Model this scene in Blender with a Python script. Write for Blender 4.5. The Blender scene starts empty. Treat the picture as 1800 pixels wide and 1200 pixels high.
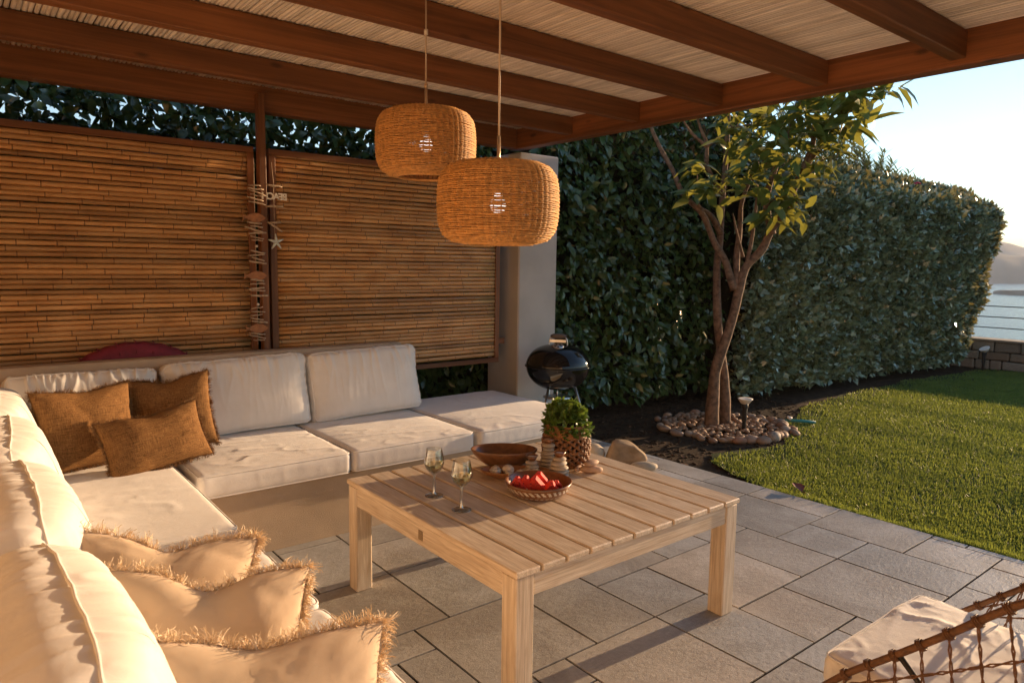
import bpy, math, random
import numpy as np
from mathutils import Matrix, Vector, Quaternion
random.seed(7); rng = np.random.default_rng(11)
R = math.radians
scn = bpy.context.scene; COL = scn.collection

# ------------------------------------------------------------------ camera, sky, sun, exposure
cam_d = bpy.data.cameras.new('camera'); cam = bpy.data.objects.new('camera', cam_d); COL.objects.link(cam)
cam_d.sensor_width = 36.0; cam_d.lens = 1235.9 / 1800 * 36; cam_d.clip_start = .05; cam_d.clip_end = 6000
yaw, pit, rol = R(51.317), R(-6.3146), R(.80346)
fw = Vector((math.cos(pit) * math.cos(yaw), math.cos(pit) * math.sin(yaw), math.sin(pit)))
ri = Vector((math.sin(yaw), -math.cos(yaw), 0)); up = ri.cross(fw)
r2 = ri * math.cos(rol) + up * math.sin(rol); u2 = r2.cross(fw)
CAM = Vector((0, 0, 1.7))
cam.matrix_world = Matrix(((r2.x, u2.x, -fw.x, CAM.x), (r2.y, u2.y, -fw.y, CAM.y), (r2.z, u2.z, -fw.z, CAM.z), (0, 0, 0, 1)))
cam_d.dof.use_dof = True; cam_d.dof.focus_distance = 4.5; cam_d.dof.aperture_fstop = 6.3
scn.camera = cam
CR = np.array([list(r2), list(u2), list(fw)])
def pix(P):
    c = (np.asarray(P) - np.array([0, 0, 1.7])) @ CR.T
    return 900 + 1235.9 * c[..., 0] / c[..., 2], 600 - 1235.9 * c[..., 1] / c[..., 2], c[..., 2]

SUN_EL, SUN_AZ = R(7.5), R(-3.0)
w = bpy.data.worlds.new("World"); scn.world = w; w.use_nodes = True
nt = w.node_tree; bg = nt.nodes['Background']
sky = nt.nodes.new('ShaderNodeTexSky'); sky.sky_type = 'NISHITA'; sky.sun_disc = False
sky.sun_elevation = SUN_EL; sky.sun_rotation = R(90) - SUN_AZ
sky.air_density = 1.0; sky.dust_density = 0.03; sky.ozone_density = 2.2
nt.links.new(sky.outputs[0], bg.inputs[0]); bg.inputs[1].default_value = .13
sd = bpy.data.lights.new('sun', 'SUN'); sd.energy = 4.7; sd.angle = R(.6); sd.color = (1, .66, .37)
so = bpy.data.objects.new('sun', sd); COL.objects.link(so); so.location = (20, -2, 12)
sdir = Vector((math.cos(SUN_EL) * math.cos(SUN_AZ), math.cos(SUN_EL) * math.sin(SUN_AZ), math.sin(SUN_EL)))
so.rotation_euler = (-sdir).to_track_quat('-Z', 'Y').to_euler()
scn.view_settings.view_transform = 'Standard'; scn.view_settings.look = 'None'
scn.view_settings.exposure = 1.5; scn.view_settings.gamma = 1.0; scn.view_settings.use_curve_mapping = False
scn.cycles.use_denoising = True; scn.cycles.caustics_reflective = False; scn.cycles.caustics_refractive = False
scn.cycles.max_bounces = 10; scn.cycles.diffuse_bounces = 6; scn.cycles.transparent_max_bounces = 12
scn.cycles.sample_clamp_indirect = 6.0

# ------------------------------------------------------------------ helpers
W = {}
def tag(o, label=None, cat=None, group=None, kind=None):
    if label: o['label'] = label
    if cat: o['category'] = cat
    if group: o['group'] = group
    if kind: o['kind'] = kind
    return o
def thing(name, label, cat, loc=(0, 0, 0), mat=None, group=None):
    o = bpy.data.objects.new(name, None); COL.objects.link(o); o.empty_display_size = .1
    M = mat if mat is not None else Matrix.Translation(loc)
    o.matrix_world = M; W[o.name] = M.copy()
    return tag(o, label, cat, group)
class MB:
    def __init__(s): s.v = []; s.f = []; s.n = 0
    def add(s, V, F):
        V = np.asarray(V, float).reshape(-1, 3)
        s.v.append(V); n = s.n
        s.f.extend([tuple(i + n for i in f) for f in F]); s.n += len(V); return s
    def V(s): return np.concatenate(s.v) if s.v else np.zeros((0, 3))
def mesh_of(name, V, F, smooth=True):
    me = bpy.data.meshes.new(name)
    if isinstance(F, np.ndarray):
        nf, k = F.shape
        me.vertices.add(len(V)); me.vertices.foreach_set('co', np.ascontiguousarray(V, dtype=np.float32).ravel())
        me.loops.add(nf * k); me.loops.foreach_set('vertex_index', np.ascontiguousarray(F, dtype=np.int32).ravel())
        me.polygons.add(nf); me.polygons.foreach_set('loop_start', np.arange(0, nf * k, k, dtype=np.int32))
        try: me.polygons.foreach_set('loop_total', np.full(nf, k, dtype=np.int32))
        except Exception: pass
        me.update(calc_edges=True); me.validate()
    else:
        me.from_pydata([tuple(p) for p in V], [], F); me.update()
    if smooth: me.polygons.foreach_set('use_smooth', np.ones(len(me.polygons), dtype=bool))
    return me
def obj(name, geo, mat, parent=None, smooth=True, local=False, origin=None):
    V, F = (geo.V(), geo.f) if isinstance(geo, MB) else geo
    V = np.asarray(V, float)
    if parent is not None and not local:
        I = np.array(W[parent.name].inverted()); V = V @ I[:3, :3].T + I[:3, 3]
    M = Matrix.Identity(4)
    if parent is None:
        if origin is None:
            lo, hi = V.min(0), V.max(0); origin = ((lo[0] + hi[0]) / 2, (lo[1] + hi[1]) / 2, lo[2])
        V = V - np.array(origin); M = Matrix.Translation(origin)
    me = mesh_of(name, V, F, smooth)
    me.materials.append(mat)
    o = bpy.data.objects.new(name, me); COL.objects.link(o)
    if parent is not None: o.parent = parent; W[o.name] = W[parent.name].copy()
    else: o.matrix_world = M; W[o.name] = M
    return o
def inst(name, me, M, parent=None):
    """object sharing mesh data, M = world matrix"""
    o = bpy.data.objects.new(name, me); COL.objects.link(o)
    if parent is not None:
        o.parent = parent; o.matrix_local = W[parent.name].inverted() @ M
    else: o.matrix_world = M
    W[o.name] = M.copy(); return o
# --- geometry
def cbox(lo, hi, b=.004, M=None):
    lo, hi = np.array(lo, float), np.array(hi, float); b = min(b, *(abs(hi - lo) * .45))
    V = []; idx = {}
    for sx in (0, 1):
        for sy in (0, 1):
            for sz in (0, 1):
                c = np.array([(lo, hi)[s][i] for i, s in enumerate((sx, sy, sz))])
                d = np.array([1 - 2 * sx, 1 - 2 * sy, 1 - 2 * sz]) * b
                for a in range(3):
                    p = c + d; p[a] = c[a]; idx[(sx, sy, sz, a)] = len(V); V.append(p)
    F = []
    def quad(a, s):
        o = [i for i in range(3) if i != a]; r = []
        for (p, q) in ((0, 0), (1, 0), (1, 1), (0, 1)):
            k = [0, 0, 0]; k[a] = s; k[o[0]] = p; k[o[1]] = q; r.append(idx[(*k, a)])
        if (s == 0) ^ (a == 1): r.reverse()
        F.append(tuple(r))
    for a in range(3):
        for s in (0, 1): quad(a, s)
    for a in range(3):
        o = [i for i in range(3) if i != a]
        for p in (0, 1):
            for q in (0, 1):
                k0 = [0, 0, 0]; k0[o[0]] = p; k0[o[1]] = q; k1 = list(k0); k1[a] = 1
                r = [idx[(*k0, o[0])], idx[(*k1, o[0])], idx[(*k1, o[1])], idx[(*k0, o[1])]]
                if ((p + q) % 2 == 1) ^ (a == 1): r.reverse()
                F.append(tuple(r[::-1]))
    for sx in (0, 1):
        for sy in (0, 1):
            for sz in (0, 1):
                r = [idx[(sx, sy, sz, a)] for a in range(3)]
                if (sx + sy + sz) % 2 == 0: r.reverse()
                F.append(tuple(r))
    V = np.array(V)
    if M is not None: M = np.array(M); V = V @ M[:3, :3].T + M[:3, 3]
    return V, F
def box(lo, hi, b=.004, M=None): m = MB(); m.add(*cbox(lo, hi, b, M)); return m
def tube(path, rad, n=8, closed=False, cap=True):
    P = np.asarray(path, float); k = len(P)
    r = np.full(k, rad) if np.isscalar(rad) else np.asarray(rad, float)
    T = np.zeros_like(P)
    if closed: T = np.roll(P, -1, 0) - np.roll(P, 1, 0)
    else:
        T[1:-1] = P[2:] - P[:-2]; T[0] = P[1] - P[0]; T[-1] = P[-1] - P[-2]
    T /= np.linalg.norm(T, axis=1)[:, None] + 1e-12
    a = np.array([0, 0, 1.]) if abs(T[0][2]) < .9 else np.array([1., 0, 0])
    N = np.zeros_like(P); x = np.cross(T[0], a); N[0] = x / np.linalg.norm(x)
    for i in range(1, k):
        v = N[i - 1] - T[i] * (N[i - 1] @ T[i]); N[i] = v / (np.linalg.norm(v) + 1e-12)
    Bn = np.cross(T, N); an = np.arange(n) * 2 * math.pi / n
    V = (P[:, None] + r[:, None, None] * (np.cos(an)[None, :, None] * N[:, None] + np.sin(an)[None, :, None] * Bn[:, None])).reshape(-1, 3)
    F = []
    for i in range(k if closed else k - 1):
        j = (i + 1) % k
        for q in range(n):
            s = (q + 1) % n; F.append((i * n + q, i * n + s, j * n + s, j * n + q))
    if cap and not closed:
        F.append(tuple(range(n))[::-1]); F.append(tuple((k - 1) * n + q for q in range(n)))
    return V, F
def lathe(prof, n=32, c=(0, 0, 0), sx=1, sy=1):
    V = []; F = []; c = np.array(c, float)
    for r, z in prof:
        for q in range(n):
            a = 2 * math.pi * q / n; V.append((c[0] + sx * r * math.cos(a), c[1] + sy * r * math.sin(a), c[2] + z))
    for i in range(len(prof) - 1):
        for q in range(n):
            s = (q + 1) % n; F.append((i * n + q, i * n + s, (i + 1) * n + s, (i + 1) * n + q))
    return np.array(V), F
def smooth_path(P, m=6):
    P = np.asarray(P, float); out = []
    Q = np.vstack([2 * P[0] - P[1], P, 2 * P[-1] - P[-2]])
    for i in range(1, len(Q) - 2):
        for t in np.linspace(0, 1, m, endpoint=False):
            a, b, c, d = Q[i - 1], Q[i], Q[i + 1], Q[i + 2]
            out.append(.5 * ((2 * b) + (c - a) * t + (2 * a - 5 * b + 4 * c - d) * t * t + (3 * b - a - 3 * c + d) * t ** 3))
    out.append(P[-1]); return np.array(out)
# --- vectorised gradient noise
_perm = rng.permutation(512); _g = rng.normal(size=(512, 3)); _g /= np.linalg.norm(_g, axis=1)[:, None]
def noise(P):
    P = np.asarray(P, float); i = np.floor(P).astype(int); f = P - i; u = f * f * f * (f * (f * 6 - 15) + 10)
    out = np.zeros(len(P))
    for dx in (0, 1):
        for dy in (0, 1):
            for dz in (0, 1):
                h = _perm[(_perm[(_perm[(i[:, 0] + dx) & 511] + i[:, 1] + dy) & 511] + i[:, 2] + dz) & 511]
                g = (_g[h] * (f - np.array([dx, dy, dz]))).sum(1)
                out += g * (u[:, 0] if dx else 1 - u[:, 0]) * (u[:, 1] if dy else 1 - u[:, 1]) * (u[:, 2] if dz else 1 - u[:, 2])
    return out
def ridge(P): return 1 - np.minimum(1, np.abs(noise(P)) * 3.2)
def blob(r, sub=2, seed=0, rough=.15, freq=1.5, flat=None):
    """irregular stone: icosphere with noise"""
    V, F = ICO[sub]; V = V.copy()
    d = 1 + rough * noise(V * freq + seed * 7.13) + rough * .4 * noise(V * freq * 3 + seed * 3.7)
    V = V * d[:, None] * np.asarray(r)[None]
    if flat is not None: V[:, 2] = np.clip(V[:, 2], -flat, flat)
    return V, F
import bmesh
ICO = {}
for s_ in (1, 2, 3):
    bm = bmesh.new(); bmesh.ops.create_icosphere(bm, subdivisions=s_, radius=1)
    ICO[s_] = (np.array([v.co[:] for v in bm.verts]), [tuple(v.index for v in f.verts) for f in bm.faces]); bm.free()
def fan(V, F, M): M = np.array(M); return V @ M[:3, :3].T + M[:3, 3], F
# --- scattering leaf shapes
def frames(T, N):
    T = T / (np.linalg.norm(T, axis=1)[:, None] + 1e-9)
    X = np.cross(T, N); X /= np.linalg.norm(X, axis=1)[:, None] + 1e-9
    Z = np.cross(X, T); return np.stack([X, T, Z], axis=2)
def scatter(bv, bf, pos, Rm, s):
    n, k = len(pos), len(bv); s = np.asarray(s)
    if s.ndim == 1: s = np.repeat(s[:, None], 3, 1)
    V = np.einsum('nij,nkj->nki', Rm, bv[None] * s[:, None, :]) + pos[:, None]
    F = (bf[None] + (np.arange(n) * k)[:, None, None]).reshape(-1, bf.shape[1])
    return V.reshape(-1, 3), F
def leaf_shape(wd, fold=.18, droop=.12, quads=True):
    ys = [0, .3, .65, 1.0]; ws = [.05, .5, .42, .02]
    V = []
    for y, w_ in zip(ys, ws):
        d = -droop * y * y
        V += [(-w_ * wd, y, d + fold * w_ * wd), (0, y, d), (w_ * wd, y, d + fold * w_ * wd)]
    F = []
    for i in range(3):
        for k in (0, 1): a = i * 3 + k; F.append((a, a + 1, a + 4, a + 3))
    return np.array(V), np.array(F)
LEAF = leaf_shape(.5)
SLEAF = (np.array([(0, 0, 0), (.27, .45, .07), (0, 1, -.05), (-.27, .45, .07)]), np.array([(0, 1, 2, 3)]))
def foliage(root, pos, Rm, s, base, mat, nparts, score, partname='leaf', stuffname='foliage'):
    order = np.argsort(-score); p = order[:nparts]; q = order[nparts:]
    me = mesh_of(partname, base[0], base[1]); me.materials.append(mat)
    s3 = np.asarray(s); s3 = np.repeat(s3[:, None], 3, 1) if s3.ndim == 1 else s3
    for i in p:
        M = Matrix.Identity(4)
        A = Rm[i] * s3[i][None, :]
        for a in range(3):
            for b in range(3): M[a][b] = A[a, b]
            M[a][3] = pos[i][a]
        inst(partname, me, M, root)
    if len(q):
        o = obj(stuffname, scatter(base[0], base[1], pos[q], Rm[q], s3[q]), mat, root); tag(o, kind='stuff')
def inframe(P):
    x, y, d = pix(P); return (d > .2) & (x > -30) & (x < 1830) & (y > -30) & (y < 1230)

# ------------------------------------------------------------------ materials
def node_mat(name):
    m = bpy.data.materials.new(name); m.use_nodes = True; t = m.node_tree
    return m, t, t.nodes['Principled BSDF']
def ramp(t, fac, stops):
    r = t.nodes.new('ShaderNodeValToRGB'); e = r.color_ramp.elements
    while len(e) < len(stops): e.new(.5)
    for k, (p, c) in enumerate(stops): e[k].position = p; e[k].color = (*c, 1)
    t.links.new(fac, r.inputs[0]); return r.outputs[0]
def coords(t, scale=(1, 1, 1), kind='world'):
    if kind == 'world': s = t.nodes.new('ShaderNodeNewGeometry').outputs['Position']
    else: s = t.nodes.new('ShaderNodeTexCoord').outputs['Object']
    mp = t.nodes.new('ShaderNodeMapping'); mp.inputs['Scale'].default_value = scale
    t.links.new(s, mp.inputs['Vector']); return mp.outputs[0]
def ntex(t, vec, scale=5, detail=4, rough=.55, dist=0):
    n = t.nodes.new('ShaderNodeTexNoise'); n.inputs['Scale'].default_value = scale; n.inputs['Detail'].default_value = detail
    n.inputs['Roughness'].default_value = rough; n.inputs['Distortion'].default_value = dist
    t.links.new(vec, n.inputs['Vector']); return n.outputs[0]
def math_(t, op, a, b):
    m = t.nodes.new('ShaderNodeMath'); m.operation = op
    for k, x in enumerate((a, b)):
        if isinstance(x, (int, float)): m.inputs[k].default_value = x
        else: t.links.new(x, m.inputs[k])
    return m.outputs[0]
def bump(t, bsdf, h, strength=.3, dist=.01):
    b = t.nodes.new('ShaderNodeBump'); b.inputs['Strength'].default_value = strength; b.inputs['Distance'].default_value = dist
    t.links.new(h, b.inputs['Height']); t.links.new(b.outputs[0], bsdf.inputs['Normal'])
def mixc(t, fac, a, b, mode='MIX'):
    m = t.nodes.new('ShaderNodeMix'); m.data_type = 'RGBA'; m.blend_type = mode
    for s, x in ((m.inputs[0], fac), (m.inputs[6], a), (m.inputs[7], b)):
        if isinstance(x, (int, float)): s.default_value = x
        elif isinstance(x, tuple): s.default_value = (*x, 1)
        else: t.links.new(x, s)
    return m.outputs[2]
def plain(name, col, rough=.6, metal=0, spec=.5, var=.15, nscale=8, bumpy=0, bscale=40, coat=0):
    m, t, b = node_mat(name); v = coords(t)
    f = ntex(t, v, nscale, 5)
    c = ramp(t, f, [(.3, tuple(x * (1 - var) for x in col)), (.7, tuple(min(1, x * (1 + var)) for x in col))])
    t.links.new(c, b.inputs['Base Color']); b.inputs['Roughness'].default_value = rough; b.inputs['Metallic'].default_value = metal
    b.inputs['Specular IOR Level'].default_value = spec; b.inputs['Coat Weight'].default_value = coat
    if bumpy: bump(t, b, ntex(t, v, bscale, 6, .6), bumpy, .005)
    return m
def wood(name, c0, c1, axis, rough=.5, fine=55, knots=True, spec=.4, b_=.25, objvar=.12):
    m, t, b = node_mat(name)
    sc = [1, 1, 1]; sc[axis] = .035
    geo = t.nodes.new('ShaderNodeNewGeometry'); oi = t.nodes.new('ShaderNodeObjectInfo')
    ad = t.nodes.new('ShaderNodeVectorMath'); ad.operation = 'MULTIPLY_ADD'
    cv = t.nodes.new('ShaderNodeCombineXYZ')
    for k in range(3): t.links.new(oi.outputs['Random'], cv.inputs[k])
    ad.inputs[1].default_value = (13, 17, 11)
    t.links.new(cv.outputs[0], ad.inputs[0]); t.links.new(geo.outputs['Position'], ad.inputs[2])
    mp = t.nodes.new('ShaderNodeMapping'); mp.inputs['Scale'].default_value = sc; t.links.new(ad.outputs[0], mp.inputs[0])
    g = ntex(t, mp.outputs[0], fine, 6, .65, .6)
    mp2 = t.nodes.new('ShaderNodeMapping'); s2 = [1, 1, 1]; s2[axis] = .15; mp2.inputs['Scale'].default_value = s2; t.links.new(ad.outputs[0], mp2.inputs[0])
    g2 = ntex(t, mp2.outputs[0], fine * .18, 4, .5, 1.2)
    mixf = math_(t, 'ADD', math_(t, 'MULTIPLY', g, .6), math_(t, 'MULTIPLY', g2, .4))
    c = ramp(t, mixf, [(.36, c0), (.5, tuple((a + d) / 2 for a, d in zip(c0, c1))), (.64, c1)])
    if knots:
        vo = t.nodes.new('ShaderNodeTexVoronoi'); vo.inputs['Scale'].default_value = 1.0
        s3 = [5.5, 5.5, 5.5]; s3[axis] = 2.2
        mp3 = t.nodes.new('ShaderNodeMapping'); mp3.inputs['Scale'].default_value = s3; t.links.new(ad.outputs[0], mp3.inputs[0]); t.links.new(mp3.outputs[0], vo.inputs['Vector'])
        k = ramp(t, vo.outputs['Distance'], [(.05, (1, 1, 1)), (.12, (0, 0, 0))])
        c = mixc(t, math_(t, 'MULTIPLY', k, .75), c, tuple(x * .3 for x in c0))
    mp4 = t.nodes.new('ShaderNodeMapping'); s4 = [1, 1, 1]; s4[axis] = .010; mp4.inputs['Scale'].default_value = s4; t.links.new(ad.outputs[0], mp4.inputs[0])
    sk = ramp(t, ntex(t, mp4.outputs[0], fine * 1.3, 3, .6), [(.50, (0, 0, 0)), (.66, (1, 1, 1))])
    c = mixc(t, math_(t, 'MULTIPLY', sk, .34), c, tuple(x * .45 for x in c0))
    hv = t.nodes.new('ShaderNodeHueSaturation'); t.links.new(c, hv.inputs['Color'])
    t.links.new(math_(t, 'ADD', math_(t, 'MULTIPLY', oi.outputs['Random'], 2 * objvar), 1 - objvar), hv.inputs['Value'])
    t.links.new(hv.outputs[0], b.inputs['Base Color']); b.inputs['Roughness'].default_value = rough; b.inputs['Specular IOR Level'].default_value = spec
    bump(t, b, mixf, b_, .003)
    return m
def fabric(name, col, rough=.85, weave=900, wb=.12, fold=.25, sheen=.25, var=.06, trans=0):
    m, t, b = node_mat(name); v = coords(t, kind='obj')
    f = ntex(t, v, 6, 4)
    c = ramp(t, f, [(.3, tuple(x * (1 - var) for x in col)), (.7, tuple(min(1, x * (1 + var)) for x in col))])
    t.links.new(c, b.inputs['Base Color']); b.inputs['Roughness'].default_value = rough
    b.inputs['Sheen Weight'].default_value = sheen; b.inputs['Specular IOR Level'].default_value = .25
    h = ntex(t, v, weave, 1, .5); h2 = ntex(t, v, 22, 4, .55, .8)
    hh = math_(t, 'ADD', math_(t, 'MULTIPLY', h, wb), math_(t, 'MULTIPLY', h2, fold))
    bump(t, b, hh, .5, .01)
    return m
def leafmat(name, ca, cb, rough=.35, trans=.25, tcol=None, spec=.5, scale=30):
    m, t, b = node_mat(name); v = coords(t)
    f = ntex(t, v, scale, 2, .5); f2 = ntex(t, v, 2.2, 3, .5)
    mx = math_(t, 'ADD', math_(t, 'MULTIPLY', f, .6), math_(t, 'MULTIPLY', f2, .4))
    c = ramp(t, mx, [(.36, ca), (.62, cb), (.70, (cb[0] * 1.5, cb[1] * 1.05, cb[2] * .8))])
    t.links.new(c, b.inputs['Base Color']); b.inputs['Roughness'].default_value = rough; b.inputs['Specular IOR Level'].default_value = spec
    if trans:
        tr = t.nodes.new('ShaderNodeBsdfTranslucent'); ms = t.nodes.new('ShaderNodeMixShader'); ms.inputs[0].default_value = trans
        tr.inputs[0].default_value = (*(tcol or tuple(x * 1.6 for x in cb)), 1)
        t.links.new(b.outputs[0], ms.inputs[1]); t.links.new(tr.outputs[0], ms.inputs[2])
        t.links.new(ms.outputs[0], t.nodes['Material Output'].inputs[0])
    return m
BEAM0, BEAM1 = (.125, .046, .015), (.27, .105, .036)
M_beamx = wood('stained_wood_x', BEAM0, BEAM1, 0, .55, 30)
M_beamy = wood('stained_wood_y', BEAM0, (.32, .115, .038), 1, .5, 30)
M_beamz = wood('stained_wood_z', BEAM0, BEAM1, 2, .55, 40)
T0, T1 = (.50, .365, .24), (.80, .68, .53)
M_taby = wood('whitewashed_wood_y', T0, T1, 1, .42, 170, False, .5, .35, .06)
M_tabx = wood('whitewashed_wood_x', T0, T1, 0, .5, 120, False, .4, .3, .04)
M_tabz = wood('whitewashed_wood_z', T0, T1, 2, .5, 120, False, .4, .3, .04)
M_bowl = wood('bowl_wood', (.12, .045, .015), (.26, .11, .04), 0, .28, 40, False, .5, .05)
M_rattan_chair = plain('brown_rattan', (.135, .058, .020), .5, var=.35, nscale=60, bumpy=.5, bscale=300)
M_wicker = plain('honey_wicker', (.56, .285, .088), .5, var=.3, nscale=50)
M_wickerrib = plain('wicker_rib', (.34, .15, .042), .55, var=.25, nscale=50)
M_basket = plain('dark_seagrass', (.20, .085, .030), .6, var=.45, nscale=60, bumpy=.5, bscale=200)
M_canvas = fabric('cream_canvas', (.72, .685, .645), .8, 700, .05, .22)
M_canvas2 = fabric('sand_cotton', (.56, .42, .285), .85, 900, .1, .2)
M_fringe2 = plain('sand_fringe', (.76, .60, .41), .8, var=.15, nscale=80)
def burlap():
    m, t, b = node_mat('burlap'); tc = t.nodes.new('ShaderNodeTexCoord').outputs['Object']
    def st(s):
        mp = t.nodes.new('ShaderNodeMapping'); mp.inputs['Scale'].default_value = s; t.links.new(tc, mp.inputs[0]); return ntex(t, mp.outputs[0], 1, 3, .6)
    a = st((300, 300, 22)); c_ = st((22, 22, 300)); d = st((7, 7, 7))
    mx = math_(t, 'ADD', math_(t, 'MULTIPLY', a, .55), math_(t, 'MULTIPLY', c_, .45))
    c = ramp(t, mx, [(.34, (.085, .040, .014)), (.5, (.20, .098, .034)), (.66, (.31, .165, .062))])
    t.links.new(c, b.inputs['Base Color']); b.inputs['Roughness'].default_value = .9; b.inputs['Specular IOR Level'].default_value = .15
    bump(t, b, mx, .8, .004); return m
M_burlap = burlap()
M_fringe1 = plain('burlap_fringe', (.24, .125, .045), .85, var=.3, nscale=120)
M_stucco = plain('white_stucco', (.47, .43, .39), .85, spec=.2, var=.16, nscale=1.6, bumpy=.4, bscale=120)
M_render = plain('sand_render', (.50, .39, .285), .9, spec=.15, var=.15, nscale=2.2, bumpy=.7, bscale=260)
def tilemat():
    m, t, b = node_mat('paving_stone'); v = coords(t); oi = t.nodes.new('ShaderNodeObjectInfo')
    f = ntex(t, v, 3, 6, .6); f2 = ntex(t, v, 40, 5, .65)
    c = ramp(t, math_(t, 'ADD', math_(t, 'MULTIPLY', f, .55), math_(t, 'MULTIPLY', f2, .45)), [(.30, (.285, .28, .275)), (.5, (.37, .37, .367)), (.70, (.455, .455, .455))])
    wn_ = t.nodes.new('ShaderNodeTexWhiteNoise'); wn_.noise_dimensions = '1D'; t.links.new(oi.outputs['Random'], wn_.inputs['W'])
    c = mixc(t, .55, c, mixc(t, wn_.outputs['Value'], (1.12, 1.0, .86), (.93, 1.0, 1.06)), 'MULTIPLY')
    st_ = ramp(t, ntex(t, v, 1.3, 6, .7, 1.0), [(.42, (.62, .58, .54)), (.56, (1, 1, 1))]); c = mixc(t, .55, c, st_, 'MULTIPLY')
    hv = t.nodes.new('ShaderNodeHueSaturation'); t.links.new(c, hv.inputs['Color'])
    t.links.new(math_(t, 'ADD', math_(t, 'MULTIPLY', oi.outputs['Random'], .34), .90), hv.inputs['Value'])
    t.links.new(hv.outputs[0], b.inputs['Base Color']); b.inputs['Roughness'].default_value = .55; b.inputs['Specular IOR Level'].default_value = .4
    mp = t.nodes.new('ShaderNodeMapping'); mp.inputs['Scale'].default_value = (1, 1.8, 1); t.links.new(t.nodes.new('ShaderNodeNewGeometry').outputs['Position'], mp.inputs[0])
    h = math_(t, 'ADD', math_(t, 'MULTIPLY', ntex(t, mp.outputs[0], 26, 7, .62, .4), .8), math_(t, 'MULTIPLY', ntex(t, v, 150, 4, .6), .3))
    bump(t, b, h, .42, .012); return m
M_tile = tilemat()
M_grout = plain('dark_grout', (.038, .032, .027), 1.0, spec=0, var=.3, nscale=30, bumpy=.5)
M_soil = plain('dark_soil', (.050, .030, .017), .95, spec=.1, var=.5, nscale=14, bumpy=1, bscale=60)
M_lawn = plain('lawn_base', (.04, .055, .016), .95, spec=.1, var=.4, nscale=9, bumpy=.8)
M_grass = leafmat('grass_blade', (.052, .110, .020), (.175, .225, .045), .5, .38, (.30, .35, .06), .3, 9)
M_laurel = leafmat('laurel_leaf', (.024, .054, .017), (.080, .125, .034), .22, .12, (.10, .13, .02), .55, 14)
M_hedge = leafmat('grey_green_leaf', (.042, .080, .045), (.25, .32, .20), .20, .14, (.40, .30, .07), .8, 22)
M_magnolia = leafmat('magnolia_leaf', (.036, .080, .022), (.095, .14, .030), .28, .28, (.40, .38, .06), .5, 7)
M_oleander = leafmat('oleander_leaf', (.035, .06, .02), (.10, .14, .035), .4, .25, (.22, .25, .05), .4, 9)
M_basil = leafmat('basil_leaf', (.05, .10, .018), (.13, .22, .035), .4, .25, (.2, .3, .04), .4, 40)
M_core = plain('dark_core_fill', (.020, .017, .009), .95, spec=.05, var=.5, nscale=12, bumpy=1, bscale=30)  # near-black fill, shade between the leaves put into the colour
M_bark = plain('smooth_brown_bark', (.17, .10, .060), .85, spec=.2, var=.55, nscale=22, bumpy=.9, bscale=60)
M_pink = plain('pink_petal', (.60, .04, .10), .6)
def reedmat():
    m, t, b = node_mat('pale_reed'); oi = t.nodes.new('ShaderNodeObjectInfo')
    f = ntex(t, coords(t, (8, .8, 8)), 8, 5, .6)
    c = ramp(t, f, [(.3, (.64, .56, .49)), (.5, (.80, .73, .65)), (.72, (.86, .80, .73))])
    hv = t.nodes.new('ShaderNodeHueSaturation'); t.links.new(c, hv.inputs['Color'])
    t.links.new(math_(t, 'ADD', math_(t, 'MULTIPLY', oi.outputs['Random'], .34), .82), hv.inputs['Value'])
    t.links.new(hv.outputs[0], b.inputs['Base Color']); b.inputs['Roughness'].default_value = .7; bump(t, b, f, .3, .004); return m
M_reed = reedmat()
def bamboomat():
    m, t, b = node_mat('dry_bamboo'); oi = t.nodes.new('ShaderNodeObjectInfo')
    f = ntex(t, coords(t, (1.5, 3, 3)), 3, 3, .5)
    c = ramp(t, f, [(.25, (.37, .175, .058)), (.5, (.48, .25, .092)), (.78, (.57, .32, .13))])
    hv = t.nodes.new('ShaderNodeHueSaturation'); t.links.new(c, hv.inputs['Color'])
    t.links.new(math_(t, 'ADD', math_(t, 'MULTIPLY', oi.outputs['Random'], .7), .60), hv.inputs['Value'])
    t.links.new(hv.outputs[0], b.inputs['Base Color']); b.inputs['Roughness'].default_value = .42; bump(t, b, f, .2, .003); return m
M_bamboo = bamboomat(); M_node = plain('bamboo_node', (.16, .070, .024), .5, var=.2, nscale=40)
def stonemat(name, cols, rough=.7, scale=3):
    m, t, b = node_mat(name); oi = t.nodes.new('ShaderNodeObjectInfo'); v = coords(t)
    k = ramp(t, oi.outputs['Random'], [(i / max(1, len(cols) - 1), c) for i, c in enumerate(cols)])
    f = ntex(t, v, 28, 6, .65)
    hv = t.nodes.new('ShaderNodeHueSaturation'); t.links.new(k, hv.inputs['Color'])
    t.links.new(math_(t, 'ADD', math_(t, 'MULTIPLY', f, .9), .55), hv.inputs['Value'])
    t.links.new(hv.outputs[0], b.inputs['Base Color']); b.inputs['Roughness'].default_value = rough
    bump(t, b, ntex(t, v, 90, 5, .6), .25, .004); return m
M_pebble = stonemat('river_stone', [(.22, .12, .07), (.30, .19, .115), (.31, .25, .19), (.26, .115, .055), (.36, .25, .155)])
M_wallstone = stonemat('wall_stone', [(.17, .11, .07), (.23, .165, .115), (.27, .21, .155), (.15, .11, .08)], .9)
M_flatstone = stonemat('beach_stone', [(.40, .32, .23), (.34, .30, .25), (.45, .36, .25), (.30, .29, .27)])
M_rock = plain('tan_rock', (.28, .20, .125), .85, spec=.2, var=.3, nscale=9, bumpy=.8, bscale=30)
M_palestone = plain('pale_stone', (.42, .34, .24), .8, var=.15)
M_black = plain('black_enamel', (.006, .006, .007), .05, spec=.45, var=.1)
M_blackmatte = plain('matte_black', (.018, .016, .015), .5, var=.2)
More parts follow.
